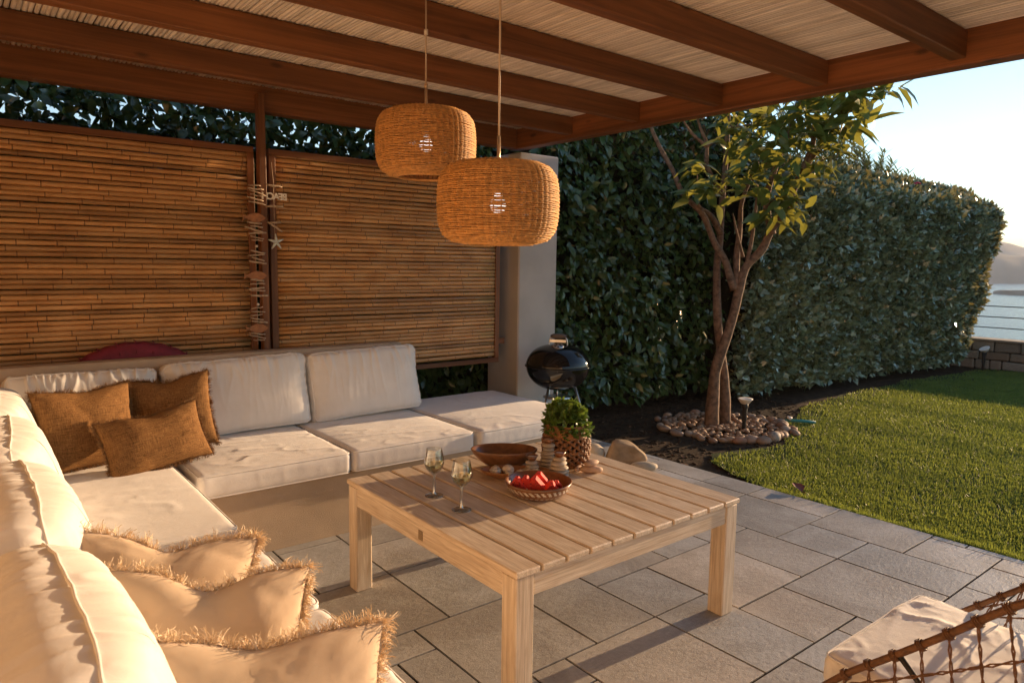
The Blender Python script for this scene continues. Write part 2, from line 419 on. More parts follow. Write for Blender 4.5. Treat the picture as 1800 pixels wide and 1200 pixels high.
M_steel = plain('brushed_aluminium', (.62, .60, .58), .28, metal=1, var=.1)
M_handle = plain('grey_brown_plastic', (.11, .085, .07), .6, var=.15)
M_whitepl = plain('white_plastic', (.70, .64, .56), .5, var=.05)
M_white = plain('weathered_white', (.62, .56, .48), .75, var=.15, nscale=30)
M_drift = plain('driftwood', (.42, .31, .21), .8, var=.35, nscale=50, bumpy=.6, bscale=150)
M_fish = plain('carved_red_wood', (.32, .13, .045), .6, var=.25, nscale=30)
M_star = plain('pale_starfish', (.55, .60, .56), .75, var=.12, nscale=60, bumpy=.4, bscale=200)
M_crimson = plain('crimson_fabric', (.17, .012, .030), .75, var=.25, nscale=20, bumpy=.4, bscale=300)
M_brass = plain('champagne_metal', (.62, .47, .33), .35, metal=.7, var=.05)
M_cable = plain('pale_cable', (.55, .44, .33), .5, var=.05)
M_teal = plain('teal_plastic', (.03, .22, .22), .5, var=.1)
M_redleaf = plain('fallen_red_leaf', (.20, .045, .02), .6, var=.3, nscale=40)
M_shell = plain('pale_shell', (.58, .48, .37), .6, var=.2, nscale=50, bumpy=.4, bscale=120)
def glassmat(name, col, rough=0, ior=1.45):
    m, t, b = node_mat(name); b.inputs['Base Color'].default_value = (*col, 1); b.inputs['Roughness'].default_value = rough
    b.inputs['Transmission Weight'].default_value = 1; b.inputs['IOR'].default_value = ior; return m
m, t, b = node_mat('clear_glass'); t.nodes.remove(b); fr_ = t.nodes.new('ShaderNodeLayerWeight'); fr_.inputs['Blend'].default_value = .5
tp_ = t.nodes.new('ShaderNodeBsdfTransparent'); tp_.inputs[0].default_value = (.93, .94, .93, 1); gs_ = t.nodes.new('ShaderNodeBsdfGlossy'); gs_.inputs['Roughness'].default_value = .02
ms_ = t.nodes.new('ShaderNodeMixShader'); t.links.new(math_(t, 'ADD', math_(t, 'MULTIPLY', math_(t, 'POWER', fr_.outputs['Facing'], 2.2), .85), .10), ms_.inputs[0]); t.links.new(tp_.outputs[0], ms_.inputs[1]); t.links.new(gs_.outputs[0], ms_.inputs[2])
t.links.new(ms_.outputs[0], t.nodes['Material Output'].inputs[0]); M_glass = m
M_stemglass = M_glass.copy(); M_stemglass.name = 'stem_glass'; [n for n in M_stemglass.node_tree.nodes if n.type == 'MATH' and n.operation == 'ADD'][0].inputs[1].default_value = .38
M_wine = glassmat('white_wine', (.95, .84, .42), 0, 1.33)
m, t, b = node_mat('frosted_bulb'); b.inputs['Base Color'].default_value = (.8, .8, .78, 1); b.inputs['Emission Color'].default_value = (1, .93, .86, 1); b.inputs['Emission Strength'].default_value = .6; M_bulb = m
m, t, b = node_mat('watermelon_flesh'); v = coords(t); f = ntex(t, v, 60, 4, .6)
t.links.new(ramp(t, f, [(.3, (.62, .035, .030)), (.7, (.88, .11, .075))]), b.inputs['Base Color']); b.inputs['Roughness'].default_value = .6; b.inputs['Specular IOR Level'].default_value = .15
b.inputs['Subsurface Weight'].default_value = .15; b.inputs['Subsurface Radius'].default_value = (.01, .003, .002); bump(t, b, f, .5, .004); M_melon = m
M_rind = plain('green_rind', (.10, .16, .03), .4, var=.4, nscale=60); M_rindw = plain('pale_rind', (.60, .62, .34), .5, var=.1)
m, t, b = node_mat('sea_water'); v = coords(t); b.inputs['Base Color'].default_value = (.03, .07, .09, 1); b.inputs['Roughness'].default_value = .12; b.inputs['IOR'].default_value = 1.33
bump(t, b, math_(t, 'ADD', ntex(t, v, .22, 6, .6), ntex(t, v, 1.1, 4, .6)), .45, .5); M_sea = m
M_hill = plain('dry_hillside', (.20, .165, .125), .95, spec=.05, var=.25, nscale=.012)
M_hill.node_tree.nodes['Noise Texture'].inputs['Detail'].default_value = 10
M_islet = plain('islet_rock', (.12, .11, .09), .95, spec=.05, var=.5, nscale=.08)
M_bounce_wall = plain('cream_bounce_wall', (.66, .50, .345), .9, spec=.1, var=.05, nscale=2, bumpy=.3, bscale=90)  # for the added wall out of view, warm tint colours its bounce

# ------------------------------------------------------------------ setting: ground, sea, hills
def sheet(name, x0, x1, y0, y1, z, mat, kind='structure', thick=None):
    if thick: g = cbox((x0, y0, z - thick), (x1, y1, z), .001)
    else: g = ([(x0, y0, z), (x1, y0, z), (x1, y1, z), (x0, y1, z)], [(0, 1, 2, 3)])
    return tag(obj(name, g, mat, smooth=False), kind=kind)
sheet('garden_ground', -9, 15.2, -14, 16, -.045, M_soil, thick=14)
n_ = 48
sheet('sea', -4000, 5000, -4500, 4500, -10.4, M_sea)
def ridge_hill(name, az0, az1, dist, prof, mat, seed, depth):
    n = 90; rows = 14; V = []; az = np.linspace(az0, az1, n)
    h = np.interp(az, *zip(*prof))
    for k in range(rows):
        f = k / (rows - 1); up_ = math.sin(min(1, f * 1.25) * math.pi / 2) if f < .8 else 1 - (f - .8) * 1.5
        for i in range(n):
            a = R(az[i]); d = dist + depth * f + 12 * math.sin(az[i] * 2 + seed)
            V.append((d * math.cos(a), d * math.sin(a), -11 + (h[i] + 11) * max(0, up_)))
    V = np.array(V); V[:, 2] += (noise(V * .02 + seed) * 6 + noise(V * .06 + seed) * 3) * np.clip((V[:, 2] + 10) / 20, 0, 1)
    F = [(k * n + i, k * n + i + 1, (k + 1) * n + i + 1, (k + 1) * n + i) for k in range(rows - 1) for i in range(n - 1)]
    return tag(obj(name, (V, F), mat), kind='structure')
ridge_hill('far_hill', -30, 45, 1250, [(-30, 10), (5, 18), (12, 30), (14, 34), (15.6, 42), (16.6, 53), (19, 62), (28, 70), (45, 40)], M_hill, 3, 400)
ridge_hill('near_hill', -30, 45, 800, [(-30, 4), (0, 10), (10, 16), (14, 19.5), (18, 20.5), (30, 24), (45, 12)], M_hill, 9, 260)
V, F = blob((12, 18, 3.6), 3, 4, .5, 2.0); V += np.array([424, 113, -11.2])
tag(obj('rocky_islet', (V, F), M_islet), kind='structure')

# lawn (base sheet follows the soil border), patio with its paving tiles
border = [(4.885, 2.45), (4.93, 2.85), (5.02, 3.25), (5.2, 3.62), (5.45, 3.82), (5.8, 3.74), (6.35, 3.58), (6.9, 3.80), (7.3, 4.12), (7.9, 4.30), (8.6, 4.45), (9.5, 4.62), (11.7, 4.56), (13.2, 4.45), (14.2, 4.3)]
bx, by = np.array(border).T
lv = [(x, y, -.03) for x, y in border] + [(14.2, -9, -.03), (4.885, -9, -.03)]
tag(obj('lawn', (lv, [tuple(range(len(lv)))[::-1]]), M_lawn, smooth=False), kind='structure')
def in_lawn(x, y): return (x > 4.885) & (x < 14.2) & (y < np.interp(x, bx, by))
def grass():
    n = 900000
    u = rng.random(n); x = 4.89 + (14.2 - 4.89) * u ** 1.45; y = -2.0 + 7.2 * rng.random(n)
    jag = .14 * noise(np.stack([x * 3, y * 3, 0 * x], 1)) + .25 * noise(np.stack([x * .9 + 5, y * .9, 0 * x], 1))
    edge = np.interp(x, bx, by) + jag - y
    keep = (edge > 0) & (inframe(np.stack([x, y, 0 * x], 1)) | (rng.random(n) < .35))
    dens = np.clip(edge / .55, .22, 1) * np.clip(.75 + 1.1 * noise(np.stack([x * 2.2, y * 2.2, 0 * x + 9], 1)), .25, 1)
    keep &= rng.random(n) < dens
    x, y, edge = x[keep], y[keep], edge[keep]; n = len(x)
    a = rng.random(n) * 2 * math.pi; tilt = rng.normal(0, .65, n)
    h = .015 + .013 * rng.random(n) + .018 * (rng.random(n) < .03)
    h *= np.where(x < 4.96, 1.45, 1.0)
    T = np.stack([np.cos(a) * np.sin(tilt), np.sin(a) * np.sin(tilt), np.cos(tilt)], 1)
    N = np.stack([np.cos(a), np.sin(a), 0 * a + .05], 1)
    s = np.stack([.0052 + .003 * rng.random(n) + .0003 * x, h, h], 1)
    bv = np.array([(-.5, 0, 0), (.5, 0, 0), (.12, 1, .22), (-.12, 1, .22)]); bf = np.array([(0, 1, 2, 3)])
    # longer tufts spilling over the paving edge
    m2 = 5200; x2 = 4.875 + np.abs(rng.normal(0, .035, m2)); y2 = -1.5 + 4.6 * rng.random(m2); ok2 = rng.random(m2) < np.clip(.5 + 1.6 * noise(np.stack([x2 * 2, y2 * 3.5, 0 * x2], 1)), .05, 1)
    x2, y2 = x2[ok2], y2[ok2]; m2 = len(x2); T2 = np.stack([-.35 + rng.normal(0, .5, m2), rng.normal(0, .5, m2), np.ones(m2)], 1)
    T = np.concatenate([T, T2]); N = np.concatenate([N, np.stack([np.ones(m2), rng.normal(0, .8, m2), 0 * x2 + .1], 1)])
    h2 = .022 + .035 * rng.random(m2); s = np.concatenate([s, np.stack([.0055 + 0 * h2, h2, h2], 1)]); x = np.concatenate([x, x2]); y = np.concatenate([y, y2]); n = len(x)
    pos = np.stack([x, y, np.full(n, -.03)], 1)
    tag(obj('grass', scatter(bv, bf, pos, frames(T, N), s), M_grass, origin=(9, 2, -.03)), kind='stuff')
grass()

patio = tag(obj('patio', box((-1.045, -2.2, -.35), (4.87, 5.9, -.0065), .002), M_grout, smooth=False), kind='structure')
meas = [(20,22,9,11),(22,24.35,8,11),(22,24,6,8),(20,22,6,9),(18,20,9,12),(20,23,11,14),(23,24.35,11,14),(23,24.35,14,16),(23,24.35,16,19),
        (13,15,10,12),(15,18,9,12),(17,20,6,9),(15,17,7,9),(13,15,7,10),(10,13,7,10),(11,13,10,13),(8,11,10,13),(9,11,13,16),(7,9,16,19),
        (9,11,16,18),(9,11,18,20),(7,9,19,20),(6,9,13,16),(16,18,12,15),(13,16,12,15),(18,20,12,15)]
occ = set(); tiles = list(meas)
for a, b, c, d in meas:
    for i in range(a, int(math.ceil(b))):
        for j in range(c, d): occ.add((i, j))
def want(i, j):
    if i >= 25: return False
    if i >= 20 and j < 28: return True
    return j < 20 and (i >= 4 or j < 6)
rt = random.Random(5)
for j in range(-8, 28):
    for i in range(-5, 25):
        if (i, j) in occ or not want(i, j): continue
        opts = [(3, 2), (2, 3), (2, 2), (3, 3), (2, 3), (3, 2)]; rt.shuffle(opts); opts += [(2, 1), (1, 2), (1, 1)]
        if i == 24: opts = [(1, 3), (1, 2), (1, 1)]
        for dx, dy in opts:
            cells = [(p, q) for p in range(i, i + dx) for q in range(j, j + dy)]
            if all(c not in occ and want(*c) and (i == 24 or c[0] < 24) for c in cells):
                occ.update(cells); tiles.append((i, min(i + dx, 24.35), j, j + dy)); break
for a, b, c, d in tiles:
    g = .0058; z = rt.uniform(-.001, .001)
    o = obj('paving_tile', box((a * .2 + g, .1 + c * .2 + g, -.034), (b * .2 - g, .1 + d * .2 - g, z), .0005), M_tile, patio, smooth=False)

# ------------------------------------------------------------------ unseen cream wall beside the bench, added to bounce warm sunlight
ROOF_END_Y = -2.3
hw = tag(obj('bounce_wall', box((-1.35, -6.0, -.3), (-1.05, 5.6, 3.6), .01), M_bounce_wall, smooth=False), 'plain cream wall added out of view to reflect warm sunlight', 'wall')

# ------------------------------------------------------------------ pergola
pg = thing('pergola', 'dark stained wooden pergola with rafters and edge beam over the sofa', 'pergola', (1.5, 2, 0))
for k in range(-3, 6):
    y = .78 + .757 * k
    if y + .08 > 5.3: continue
    obj('rafter', box((-1.045, y, 2.818), (4.297, y + .08, 2.962), .006), M_beamx, pg, smooth=False)
obj('edge_beam', box((4.30, ROOF_END_Y, 2.786), (4.42, 5.46, 3.0), .008), M_beamy, pg, smooth=False)
obj('back_beam', box((-1.045, 5.335, 2.79), (4.297, 5.46, 2.991), .006), M_beamx, pg, smooth=False)
obj('post', box((1.825, 5.262, -.01), (1.875, 5.333, 2.905), .004), M_beamz, pg, smooth=False)
obj('light_block_board', box((-1.045, ROOF_END_Y, 2.992), (4.297, 5.46, 3.012), .002), M_beamx, pg, smooth=False)  # added above the reeds to block light through their gaps
# reed matting
rf = thing('reed_ceiling', 'pale reed matting laid across the pergola rafters', 'reed ceiling', (1.5, 2, 2.96))
x = -1.03; cnt = 0
rr = random.Random(3); xs = []
while x < 4.285: xs.append(x); x += rr.uniform(.0215, .0275)
xs = xs[-296:]
for x in xs:
    ys = np.linspace(ROOF_END_Y + .02, 5.33, 9); rad = rr.uniform(.0105, .0135)
    P = np.stack([x + np.array([rr.uniform(-.003, .003) for _ in ys]), ys, 2.976 + np.array([rr.uniform(-.002, .002) for _ in ys])], 1)
    V, F = tube(P, [rad * rr.uniform(.93, 1.07) for _ in ys], 6); obj('reed', (V, F), M_reed, rf)
# pillar
pil = tag(obj('pillar', box((4.275, 5.25, -.012), (4.765, 5.74, 2.745), .012), M_stucco, smooth=False), 'white stucco pillar under the far corner of the pergola', 'pillar')

# ------------------------------------------------------------------ bamboo screens
def screen(x0, x1, label, seed, z0=.752, z1=2.53):
    s = thing('bamboo_screen', label, 'screen', ((x0 + x1) / 2, 5.38, z0), group='bamboo screens behind the sofa')
    obj('rail', box((x0, 5.352, z1 - .045), (x1, 5.402, z1), .003), M_beamx, s, smooth=False)
    obj('rail', box((x0, 5.352, z0), (x1, 5.402, z0 + .042), .003), M_beamx, s, smooth=False)
    for a in (x0, x1 - .05): obj('stile', box((a, 5.350, z0 + .043), (a + .05, 5.404, z1 - .046), .003), M_beamz, s, smooth=False)
    q = random.Random(seed); z = z0 + .06; a, b = x0 + .052, x1 - .052
    while z < z1 - .058:
        r = q.uniform(.0150, .0185); n = 26; t = np.linspace(0, 1, n)
        taper = q.choice((1, -1)); bow = q.uniform(-.0025, .0025); sl = q.uniform(-.003, .003)
        nodes = []; xx = a + q.uniform(.0, .28)
        while xx < b: nodes.append(xx); xx += q.uniform(.2, .34)
        X = sorted(set([a, b] + [v for nx in nodes for v in (nx - .016, nx - .006, nx - .001, nx + .001, nx + .006, nx + .016) if a < v < b]))
        X = np.array(X); u = (X - a) / (b - a)
        rad = r * (1 + .10 * taper * (u - .5))
        for i, xv in enumerate(X):
            for nx in nodes:
                if abs(xv - nx) < .0075: rad[i] *= 1.16 if abs(xv - nx) > .002 else 1.04
        P = np.stack([X, 5.372 + .004 * np.sin(u * 5 + seed) + q.uniform(-.003, .003), z + r + bow * np.sin(u * math.pi) + sl * (u - .5)], 1)
        o = obj('bamboo_cane', tube(P, rad, 8), M_bamboo, s); o.data.materials.append(M_node)
        xm = (X[:-1] + X[1:]) / 2; isn = np.array([any(-.0065 < v - nx < .0012 for nx in nodes) for v in xm])
        mi = np.zeros(len(o.data.polygons), dtype=np.int32); mi[:len(xm) * 8] = np.repeat(isn, 8); o.data.polygons.foreach_set('material_index', mi)
        z += 2 * r + q.choice([-.001, .0, .0, .0005, .001, .002, .004])
    return s
screen(-1.03, 1.815, 'wide bamboo screen left of the post, above the corner of the sofa', 1)
s2 = screen(1.925, 4.125, 'bamboo screen right of the post, next to the white pillar', 2)
obj('bracket', box((4.127, 5.36, .93), (4.20, 5.40, .985), .003), M_beamx, s2, smooth=False)

# ------------------------------------------------------------------ hedges
# tall laurel hedge behind the screens and the tree
def laurel():
    root = thing('laurel_hedge', 'tall dark laurel hedge with big glossy leaves behind the screens and the tree', 'hedge', (3, 6.4, 0))
    def yf(x, z): return np.where(x < 4.7, 5.98, 5.72 - .03 * (x - 5)) + 0 * z
    def top(x): return np.where(x < 4.4, 3.42, 4.05) + .12 * np.sin(x * 3.1) + .08 * np.sin(x * 7.3)
    n = 40000
    x = -1.8 + 10.6 * rng.random(n); x = np.where(rng.random(n) < .12, -1 + 5.3 * rng.random(n), x); z = .12 + 4.1 * rng.random(n) ** 1.0
    off = rng.exponential(.13, n) - .10
    lump = .24 * noise(np.stack([x * 1.3, z * 1.3, 0 * x], 1)) + .16 * noise(np.stack([x * 3.2, z * 3.2, 0 * x + 4], 1))
    y = yf(x, z) + off - lump * 1.2
    k = (z < top(x)) & ~((x > 4.2) & (x < 4.85) & (y < 5.80)); x, y, z, off = x[k], y[k], z[k], off[k]; n = len(x)
    T = np.stack([rng.normal(0, .7, n), -.45 + rng.normal(0, .45, n), -.55 + rng.normal(0, .55, n)], 1)
    N = np.stack([rng.normal(.05, .45, n), -.7 + rng.normal(0, .5, n), .55 + rng.normal(0, .45, n)], 1)
    s = .07 + .085 * rng.random(n)
    pos = np.stack([x, y, z], 1)
    px, py, d = pix(pos)
    score = -d + np.where(inframe(pos) & (off < .02) & (px > 970) & (px < 1500), 100, 0) + np.where(inframe(pos) & (off < .05), 20, 0) + rng.random(n) * 3
    foliage(root, pos, frames(T, N), s, LEAF, M_laurel, 300, score)
    # top edge: sparser sprays with sky showing through
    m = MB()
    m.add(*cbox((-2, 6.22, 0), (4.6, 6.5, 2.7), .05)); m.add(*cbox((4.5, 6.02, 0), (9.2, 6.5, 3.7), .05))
    tag(obj('dark_core', m, M_core, root, smooth=False), kind='stuff')  # dark blocks behind the leaves, stand in for shade and stop light
laurel()
HZ = np.array([0, .03, .55, 1.16, 1.85, 2.33, 2.61, 2.76, 2.98]); HB = np.array([0, 0, .14, .27, .38, .47, .47, .35, -.13])
def grey_hedge():
    root = thing('clipped_hedge', 'long clipped grey green hedge bulging over the lawn towards the sea', 'hedge', (11, 5.3, 0))
    def base(x): return 5.02 - .062 * (x - 9.0)
    def amp(x): return np.clip(.35 + .65 * (x - 8.0) / 6.0, .35, 1.0)
    def htop(x): return 3.08 - .012 * (x - 9)
    n = 52000
    x = 7.35 + 6.9 * rng.random(n) ** 1.0; z = .1 + 3.0 * rng.random(n)
    yf = base(x) - amp(x) * np.interp(z, HZ, HB)
    xe = np.clip((x - 13.55) / .7, 0, 1); yf = yf + xe ** 2 * .55 * (1 - .3 * np.sin(z))
    lump = (.12 + .10 * np.clip((x - 10) / 4, 0, 1)) * noise(np.stack([x * 1.7, z * 1.7, 0 * x + 2], 1)) + .09 * noise(np.stack([x * 4.2, z * 4.2, 0 * x + 8], 1))
    off = rng.exponential(.085, n) - .07
    y = yf + off - lump
    # shrubby left end blends into the laurel
    keep = (x > 7.7 + .35 * noise(np.stack([x, z * 2, y], 1))) & (z < htop(x) + .05 * noise(np.stack([x * 4, y * 4, z], 1)))
    x, y, z, off = x[keep], y[keep], z[keep], off[keep]
    # top surface
    nt_ = 16000; tx = 7.8 + 6.4 * rng.random(nt_); ty = base(tx) + .1 + 1.2 * rng.random(nt_)
    tz = htop(tx) - .03 + rng.normal(0, .035, nt_) + .06 * noise(np.stack([tx * 3, ty * 3, 0 * tx], 1))
    # far end face
    ne = 6000; ey = 4.35 + 1.9 * rng.random(ne); ez = .1 + 2.9 * rng.random(ne); ex = 14.15 + rng.normal(0, .05, ne) - .5 * np.clip((4.9 - ey) / .5, 0, 1) ** 2
    ok = ey > 4.72 - .9 * np.interp(ez, HZ, HB) + .2
    X = np.concatenate([x, tx, ex[ok]]); Y = np.concatenate([y, ty, ey[ok]]); Z = np.concatenate([z, tz, ez[ok]]); O = np.concatenate([off, 0 * tx, 0 * ex[ok]])
    n = len(X)
    out = np.concatenate([np.tile([0, -1, .15], (len(x), 1)), np.tile([0, 0, 1.], (nt_, 1)), np.tile([1, 0, .1], (ok.sum(), 1))])
    N = out * .8 + rng.normal(0, .6, (n, 3)); N[:, 2] += .35
    T = rng.normal(0, .6, (n, 3)); T[:, 2] += .3; T += out * .35
    pos = np.stack([X, Y, Z], 1); s = .070 + .085 * rng.random(n) ** 1.6
    px, py, d = pix(pos)
    score = -d + np.where(inframe(pos) & (O < -.01) & (X > 8.3), 100, 0)
    foliage(root, pos, frames(T, N), s, SLEAF, M_hedge, 300, score)
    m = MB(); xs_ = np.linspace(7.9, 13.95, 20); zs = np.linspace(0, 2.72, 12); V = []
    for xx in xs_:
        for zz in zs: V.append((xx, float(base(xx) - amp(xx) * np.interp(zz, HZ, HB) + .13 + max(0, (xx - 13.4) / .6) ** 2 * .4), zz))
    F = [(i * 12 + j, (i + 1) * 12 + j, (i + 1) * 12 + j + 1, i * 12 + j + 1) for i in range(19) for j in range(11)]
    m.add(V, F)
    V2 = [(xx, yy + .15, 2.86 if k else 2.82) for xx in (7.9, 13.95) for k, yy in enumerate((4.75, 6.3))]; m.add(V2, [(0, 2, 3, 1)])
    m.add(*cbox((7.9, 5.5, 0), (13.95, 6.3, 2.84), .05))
    tag(obj('dark_core', m, M_core, root, smooth=False), kind='stuff')  # dark shell inside the hedge, blocks light and stands in for inner shade
grey_hedge()
def oleander():
    root = thing('oleander', 'oleander with narrow leaves and two red blooms rising behind the clipped hedge', 'shrub', (11.2, 5.6, 0))
    stems = MB(); pos = []; T = []; N = []
    for k in range(120):
        u = rng.random(); bx_ = 8.9 + 3.9 * u; by_ = 5.05 + .6 * rng.random()
        tip = 3.80 - .20 * (bx_ - 9.5) + rng.normal(0, .10) - .25 * abs(rng.normal(0, .5))
        lean = rng.normal(0, .13, 2)
        P = np.array([(bx_ - lean[0] * 2, by_ - lean[1], 2.2), (bx_ - lean[0], by_, 2.8), (bx_ + lean[0], by_ + lean[1], tip)])
        stems.add(*tube(P, [.008, .006, .003], 5))
        for i in range(26):
            f = i / 25; p = P[1] + (P[2] - P[1]) * (.1 + .9 * f); a = i * 2.1 + rng.random()
            e = .5 + .6 * f
            T.append((math.cos(a), math.sin(a), e)); N.append((-math.cos(a) * .5, -math.sin(a) * .5, 1)); pos.append(p)
    obj('stem', stems, M_bark, root)
    pos = np.array(pos); s = np.stack([.030 + 0 * pos[:, 0], .13 + .05 * rng.random(len(pos)), .1 + 0 * pos[:, 0]], 1)
    sh = (LEAF[0] * np.array([1.6, 1, 1]), LEAF[1])
    px, py, d = pix(pos)
    foliage(root, pos, frames(np.array(T), np.array(N)), s, sh, M_oleander, 300, pos[:, 2] + np.where(inframe(pos), 5, 0))
    for c in ((12.15, 4.93, 3.04), (12.45, 4.88, 2.92)):
        m = MB()
        for i in range(14): m.add(*fan(*blob((.022, .022, .012), 1, i), Matrix.Translation(Vector(c) + Vector(rng.normal(0, .018, 3)))))
        obj('flower', m, M_pink, root)
oleander()

# ------------------------------------------------------------------ sea wall and cable railing
wl = thing('stone_wall', 'low rough stone wall at the sea end of the lawn', 'wall', (14.5, 1, 0))
obj('wall_core', box((14.36, -6, -.1), (14.62, 6.2, .45), .01), M_grout, wl, smooth=False)
q = random.Random(4); zc = -.05
for h in (.17, .15, .19):
    y = -6.0 + q.uniform(0, .2)
    while y < 6.15:
        L = q.uniform(.14, .55); V, F = cbox((14.30 + q.uniform(0, .03), y + .008, zc + .006), (14.50, min(y + L, 6.2) - .008, zc + h - .006), .018)
        V = V + .02 * np.stack([noise(V * 9 + k * 5) for k in range(3)], 1)
        obj('stone', (V, F), M_wallstone, wl, smooth=False); y += L
    zc += h
obj('coping', box((14.28, -6, .452), (14.66, 6.2, .49), .006), M_wallstone, wl, smooth=False)
rl = thing('cable_railing', 'thin dark horizontal cable railing on top of the stone wall', 'railing', (14.45, 1, .49))
for z in (.69, .88, 1.07): obj('cable', tube([(14.45, -6, z), (14.45, 6.0, z)], .010, 6), M_blackmatte, rl)
for y in (-6, -3.6, -1.2, 1.2, 5.8): obj('railing_post', box((14.43, y, .49), (14.47, y + .03, 1.10), .003), M_blackmatte, rl, smooth=False)

# ------------------------------------------------------------------ magnolia tree, ring of stones, garden light
BR = {'front':[(6.36,4.47,-.06),(6.386,4.485,.312),(6.421,4.496,.582),(6.487,4.473,.794),(6.594,4.434,1.126),(6.672,4.419,1.457),(6.728,4.383,1.699),(6.84,4.28,1.88),(6.889,4.206,2.088),(6.957,4.111,2.264),(7.02,4.038,2.554),(7.105,3.999,2.76),(7.19,3.964,2.996),(7.22,3.974,3.23),(7.293,3.953,3.494)],
'back':[(6.60,4.47,-.06),(6.617,4.512,.439),(6.606,4.564,.745),(6.599,4.622,1.112),(6.666,4.71,1.663),(6.756,4.747,1.974),(6.834,4.803,2.351),(6.893,4.822,2.82),(6.988,4.878,3.299),(7.023,4.904,3.676)],
'left':[(6.61,4.44,1.45),(6.615,4.571,1.756),(6.575,4.698,1.968),(6.496,4.802,2.255),(6.383,4.99,2.486),(6.343,5.126,2.766),(6.238,5.249,3.042),(6.184,5.32,3.241),(6.144,5.39,3.502)],
'mid':[(6.64,4.43,1.45),(6.762,4.527,1.819),(6.846,4.563,2.096),(6.874,4.58,2.372),(6.897,4.527,2.582),(7.009,4.476,2.857)],
'r2':[(6.90,4.20,2.05),(6.82,4.225,2.291),(6.839,4.239,2.497),(6.875,4.183,2.756),(6.927,4.115,3.027),(6.988,4.093,3.216),(7.0,4.051,3.438)],
'l2':[(6.776,4.749,2.05),(6.652,4.805,2.248),(6.472,4.833,2.337),(6.376,4.796,2.442)],
'u':[(6.857,4.811,2.50),(6.611,4.847,2.765),(6.574,4.848,3.017),(6.538,4.9,3.183),(6.501,4.956,3.365)],
'u2':[(6.574,4.848,3.0),(6.41,4.932,3.142),(6.294,4.98,3.281)],'u3':[(6.574,4.848,3.0),(6.602,4.707,3.092),(6.661,4.543,3.18)],
'th1':[(6.73,4.39,1.68),(6.72,4.328,1.996),(6.729,4.302,2.319),(6.714,4.282,2.549)],'th2':[(6.719,4.42,1.80),(6.641,4.468,2.085),(6.58,4.478,2.26)],
'rr':[(7.10,4.0,2.72),(7.179,3.847,3.009),(7.229,3.711,3.249),(7.295,3.555,3.427)]}
RAD = {'front':(.060,.016),'back':(.052,.018),'left':(.028,.013),'mid':(.028,.012),'r2':(.030,.012),'l2':(.03,.010),'u':(.024,.008),'u2':(.015,.007),'u3':(.012,.006),'th1':(.017,.008),'th2':(.013,.005),'rr':(.024,.008)}
CL = [(6.261,4.646,2.555),(6.317,4.524,2.464),(6.306,4.757,2.685),(6.471,4.346,2.535),(6.559,4.296,2.68),(6.612,4.209,2.819),(6.698,4.156,2.935),(6.729,4.09,3.098),(6.798,3.924,3.222),(6.937,3.829,3.336),(7.049,3.743,3.366),(7.058,3.602,3.331),(7.15,3.542,3.429),(7.151,3.4,3.338),(7.328,3.409,3.488),(6.984,3.744,3.001),(7.093,3.76,2.82),(6.997,3.82,2.705),(6.824,3.974,2.815),(6.815,4.019,2.622),(6.784,4.084,2.454),(6.705,4.122,2.279),(6.855,4.007,2.311),(6.938,3.95,2.384),(6.608,4.429,2.985),(6.616,4.308,3.085),(6.717,4.252,3.26),(6.79,4.082,3.383),(6.854,3.907,3.419),(7.179,3.484,3.181),(7.114,3.635,2.975),(7.189,3.596,3.117),(6.549,4.501,3.16),(7.237,3.832,3.24),(7.218,3.971,3.201),(6.668,4.699,3.408),(6.479,4.85,3.405),(7.46,3.307,3.518),(6.809,4.586,3.411),(7.434,4.181,3.169),(7.38,3.9,3.613),(7.567,3.759,3.675)]
def magnolia():
    root = thing('magnolia_tree', 'young magnolia tree with forked brown trunk in the ring of stones', 'tree', (6.48, 4.47, -.04))
    tr = MB()
    for k, P in BR.items():
        S = smooth_path(P, 7); u = np.linspace(0, 1, len(S)); a, b = RAD[k]
        r = a * (1 - u) ** .8 + b
        if k in ('front', 'back'): r = (a - .018) * (1 - u) ** .7 + b + .018 * np.exp(-u * 9)
        S = S + .006 * np.stack([noise(S * 5 + i * 3) for i in range(3)], 1)
        tr.add(*tube(S, r * (1 + .05 * np.sin(u * 40) + .10 * noise(S * 9)), 12 if a > .04 else 7))
    # twigs from the nearest branch to each leaf cluster
    allp = np.concatenate([smooth_path(P, 5)[3:] for P in BR.values()])
    for c in CL:
        c = np.array(c); d = np.linalg.norm(allp - c, axis=1) + 2.0 * np.maximum(0, allp[:, 2] - c[2] + .05); p = allp[d.argmin()]
        if np.linalg.norm(p - c) < .9: obj('twig', tube(smooth_path([p, (p + c) / 2 + np.array([0, 0, -.03]), c], 4), np.linspace(.009, .004, 9), 5), M_bark, root)
    obj('trunk', tr, M_bark, root)
    pos, T, N, S = [], [], [], []
    for c in CL:
        c = np.array(c); nl = rng.integers(12, 17)
        ax = np.array([rng.normal(.1, .3), rng.normal(-.2, .3), 1.0]); ax /= np.linalg.norm(ax)
        for i in range(nl):
            a = i * 2.4 + rng.random(); el = rng.normal(-.1, .55)
            t_ = np.array([math.cos(a), math.sin(a), el]); n_ = ax + .35 * rng.normal(size=3)
            pos.append(c + rng.normal(0, .085, 3)); T.append(t_); N.append(n_); L = rng.uniform(.17, .30); S.append((L * .85, L, L))
    pos = np.array(pos)
    foliage(root, pos, frames(np.array(T), np.array(N)), np.array(S), leaf_shape(.42, .25, .25), M_magnolia, 300, rng.random(len(pos)) + np.where(inframe(pos) & (pix(pos)[1] > 100), 3, 0))
magnolia()

